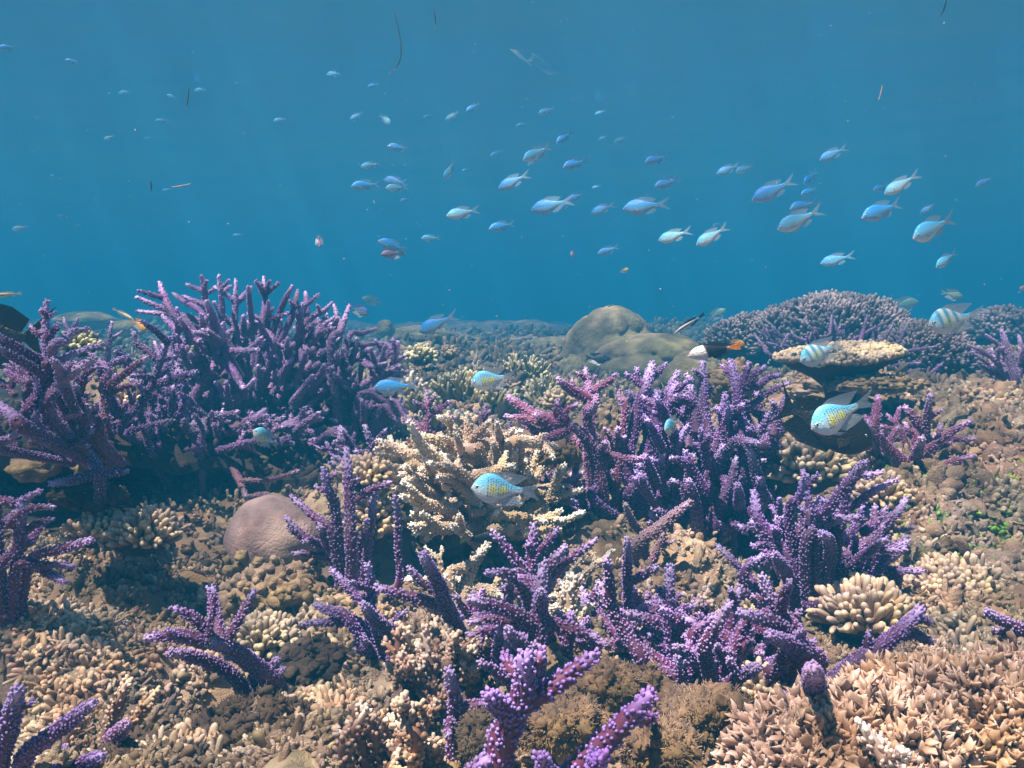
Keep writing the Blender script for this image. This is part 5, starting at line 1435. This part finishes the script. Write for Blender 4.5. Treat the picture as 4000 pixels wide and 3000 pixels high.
put('slimpale', 290, 692, 240, 664, 'slender pale fish nose down behind the far left corals', .08, .2, d=1.75)
put('deepblue', 797, 678, 752, 662, 'deep blue fish with pale belly at the tip of the left thicket', .06, .3)
put('dark', 1312, 778, 1262, 772, 'dark fish tucked in the cleft between boulder corals', .09, .2, d=2.3)
put('oliveT', 1100, 1162, 980, 1166, 'black fish with square olive tail half hidden under the brown staghorn', .12, .2, d=.93)
put('yellow', 1358, 581, 1338, 588, 'tiny yellow fish in open water above the boulder corals', .04, .2)
put('yellow', 1890, 652, 1912, 660, 'tiny yellow fish above the right bushy dome', .04, .2)
put('greenish', 1568, 668, 1525, 692, 'faint pale green fish right of the striped wrasse', .12, .2)
put('greenish', 1985, 652, 1915, 664, 'faint olive fish right of the tiny yellow one over the dome', .2, .2)
put('greenish', 782, 644, 828, 656, 'faint olive fish above the tip of the left thicket', .12, .2)
put('greenish', 2080, 642, 2030, 630, 'dusky pale fish over the right skyline above the barred fish', .09, .2)
put('reddish', 691, 536, 687, 506, 'small reddish dark fish swimming straight down at left', .05, .3)
put('reddish', 1236, 556, 1238, 538, 'tiny reddish dark fish pointing down in middle water', .04, .3)
put('reddish', 822, 550, 878, 546, 'dark barred fish just below a pale blue one', .07, .2)
put('dark', 2118, 266, 2144, 248, 'faint dark fish near the upper right edge', .12, .2)
put('orange', 2202, 625, 2226, 620, 'reddish fish cut by the right edge above the skyline', .08, .2)
put('yellow', 1078+0, 728, 1066, 735, 'small faint yellow fish over the reef behind the azure one', .05, .2, d=3.0) if False else None
# ------------------------------------------------------------------ drifting bits
def strand(pts, r, label, mat, d=1.6, name='drifting_seagrass'):
    k = W/2212.; p = [P(x*k, y*k, d) for x, y in pts]; mb = MB(); c, rr, s, T, N, B = tube(mb, p, [r*.6]+[r]*(len(p)-2)+[r*.4], 6, .01, 2); V = mb.V[0]
    tag(mb.build(name, mat, None, p[0]), label, 'seagrass')
strand(((850, 18), (860, 60), (866, 100), (862, 135), (840, 162)), .0016, 'long dark blade of seagrass drifting near the surface, bent at its foot', DTURF_SHADE, 2.2)
strand(((938, 22), (940, 40), (940, 62)), .0012, 'short upright brown seagrass scrap left of the surface film', TURF)
strand(((408, 190), (406, 212), (402, 236)), .0018, 'faint upright brown seagrass scrap in the upper left water', TURF, 2.2)
strand(((325, 390), (327, 402), (326, 414)), .0015, 'short dark scrap of seagrass at left, upright', DARKROCK_SHADE, 1.6)
strand(((372, 404), (392, 402), (410, 397)), .0014, 'pale level scrap of seagrass at left', PALE, 1.6)
strand(((1906, 184), (1903, 200), (1898, 215)), .0012, 'pale slanting scrap of seagrass in the upper right water', PALE, 1.6)
strand(((2044, 0), (2040, 18), (2032, 34)), .0016, 'dark scrap of seagrass at the top right edge', DARKROCK_SHADE, 1.8)
def snow():
    n = 620; px = rng.uniform(-300, 4300, n); py = rng.uniform(0, 2300, n); d = rng.uniform(.35, 1.6, n); p = P(px, py, d); mb = MB()
    k = p[:, 2] > gz(p[:, 0], p[:, 1])+.1; p = p[k]; insts(mb, LUMP, p, rng.normal(size=p.shape), .00042*d[k]*rng.uniform(.5, 1.6, k.sum()), .0007*d[k]*rng.uniform(.5, 2., k.sum()), 1.)
    tag(mb.build('drifting_specks', PALE), 'pale specks of drifting matter in the water', 'plankton', None, 'stuff')
snow()
def film():
    m, nt, p, N_, L_ = newmat('clear_film'); p.inputs['Base Color'].default_value = (.8, .9, .95, 1); p.inputs['Roughness'].default_value = .25; a = N_('ShaderNodeMapRange'); a.inputs[1].default_value = .45; a.inputs[2].default_value = .75; a.inputs[3].default_value = .0; a.inputs[4].default_value = .1; L_(noise(nt, 9, 4), a.inputs[0]); L_(a.outputs[0], p.inputs['Alpha'])
    k = W/2212.; n = 40; U = np.linspace(0, 1, n); UU, VV = np.meshgrid(U, U, indexing='ij'); px = 1110+85*UU+10*np.sin(VV*7); py = 105+55*UU+(VV-.5)*34*np.sin(math.pi*np.clip(UU, .05, .95))
    pts = P(px*k, py*k, 1.9+.06*vnoise(np.stack([UU*4, VV*4, 0*UU], -1), 2)); i = (np.arange(n-1)[:, None]*n+np.arange(n-1)[None]).ravel(); mb = MB(); mb.add(pts.reshape(-1, 3), np.stack([i, i+n, i+n+1, i+1], -1)); mb.add(pts.reshape(-1, 3)+[0, .0006, 0], np.stack([i+1, i+n+1, i+n, i], -1))
    tag(mb.build('drifting_film', m, None, pts[0, 0]), 'crumpled clear film drifting high in the middle of the water', 'plastic film')
film()
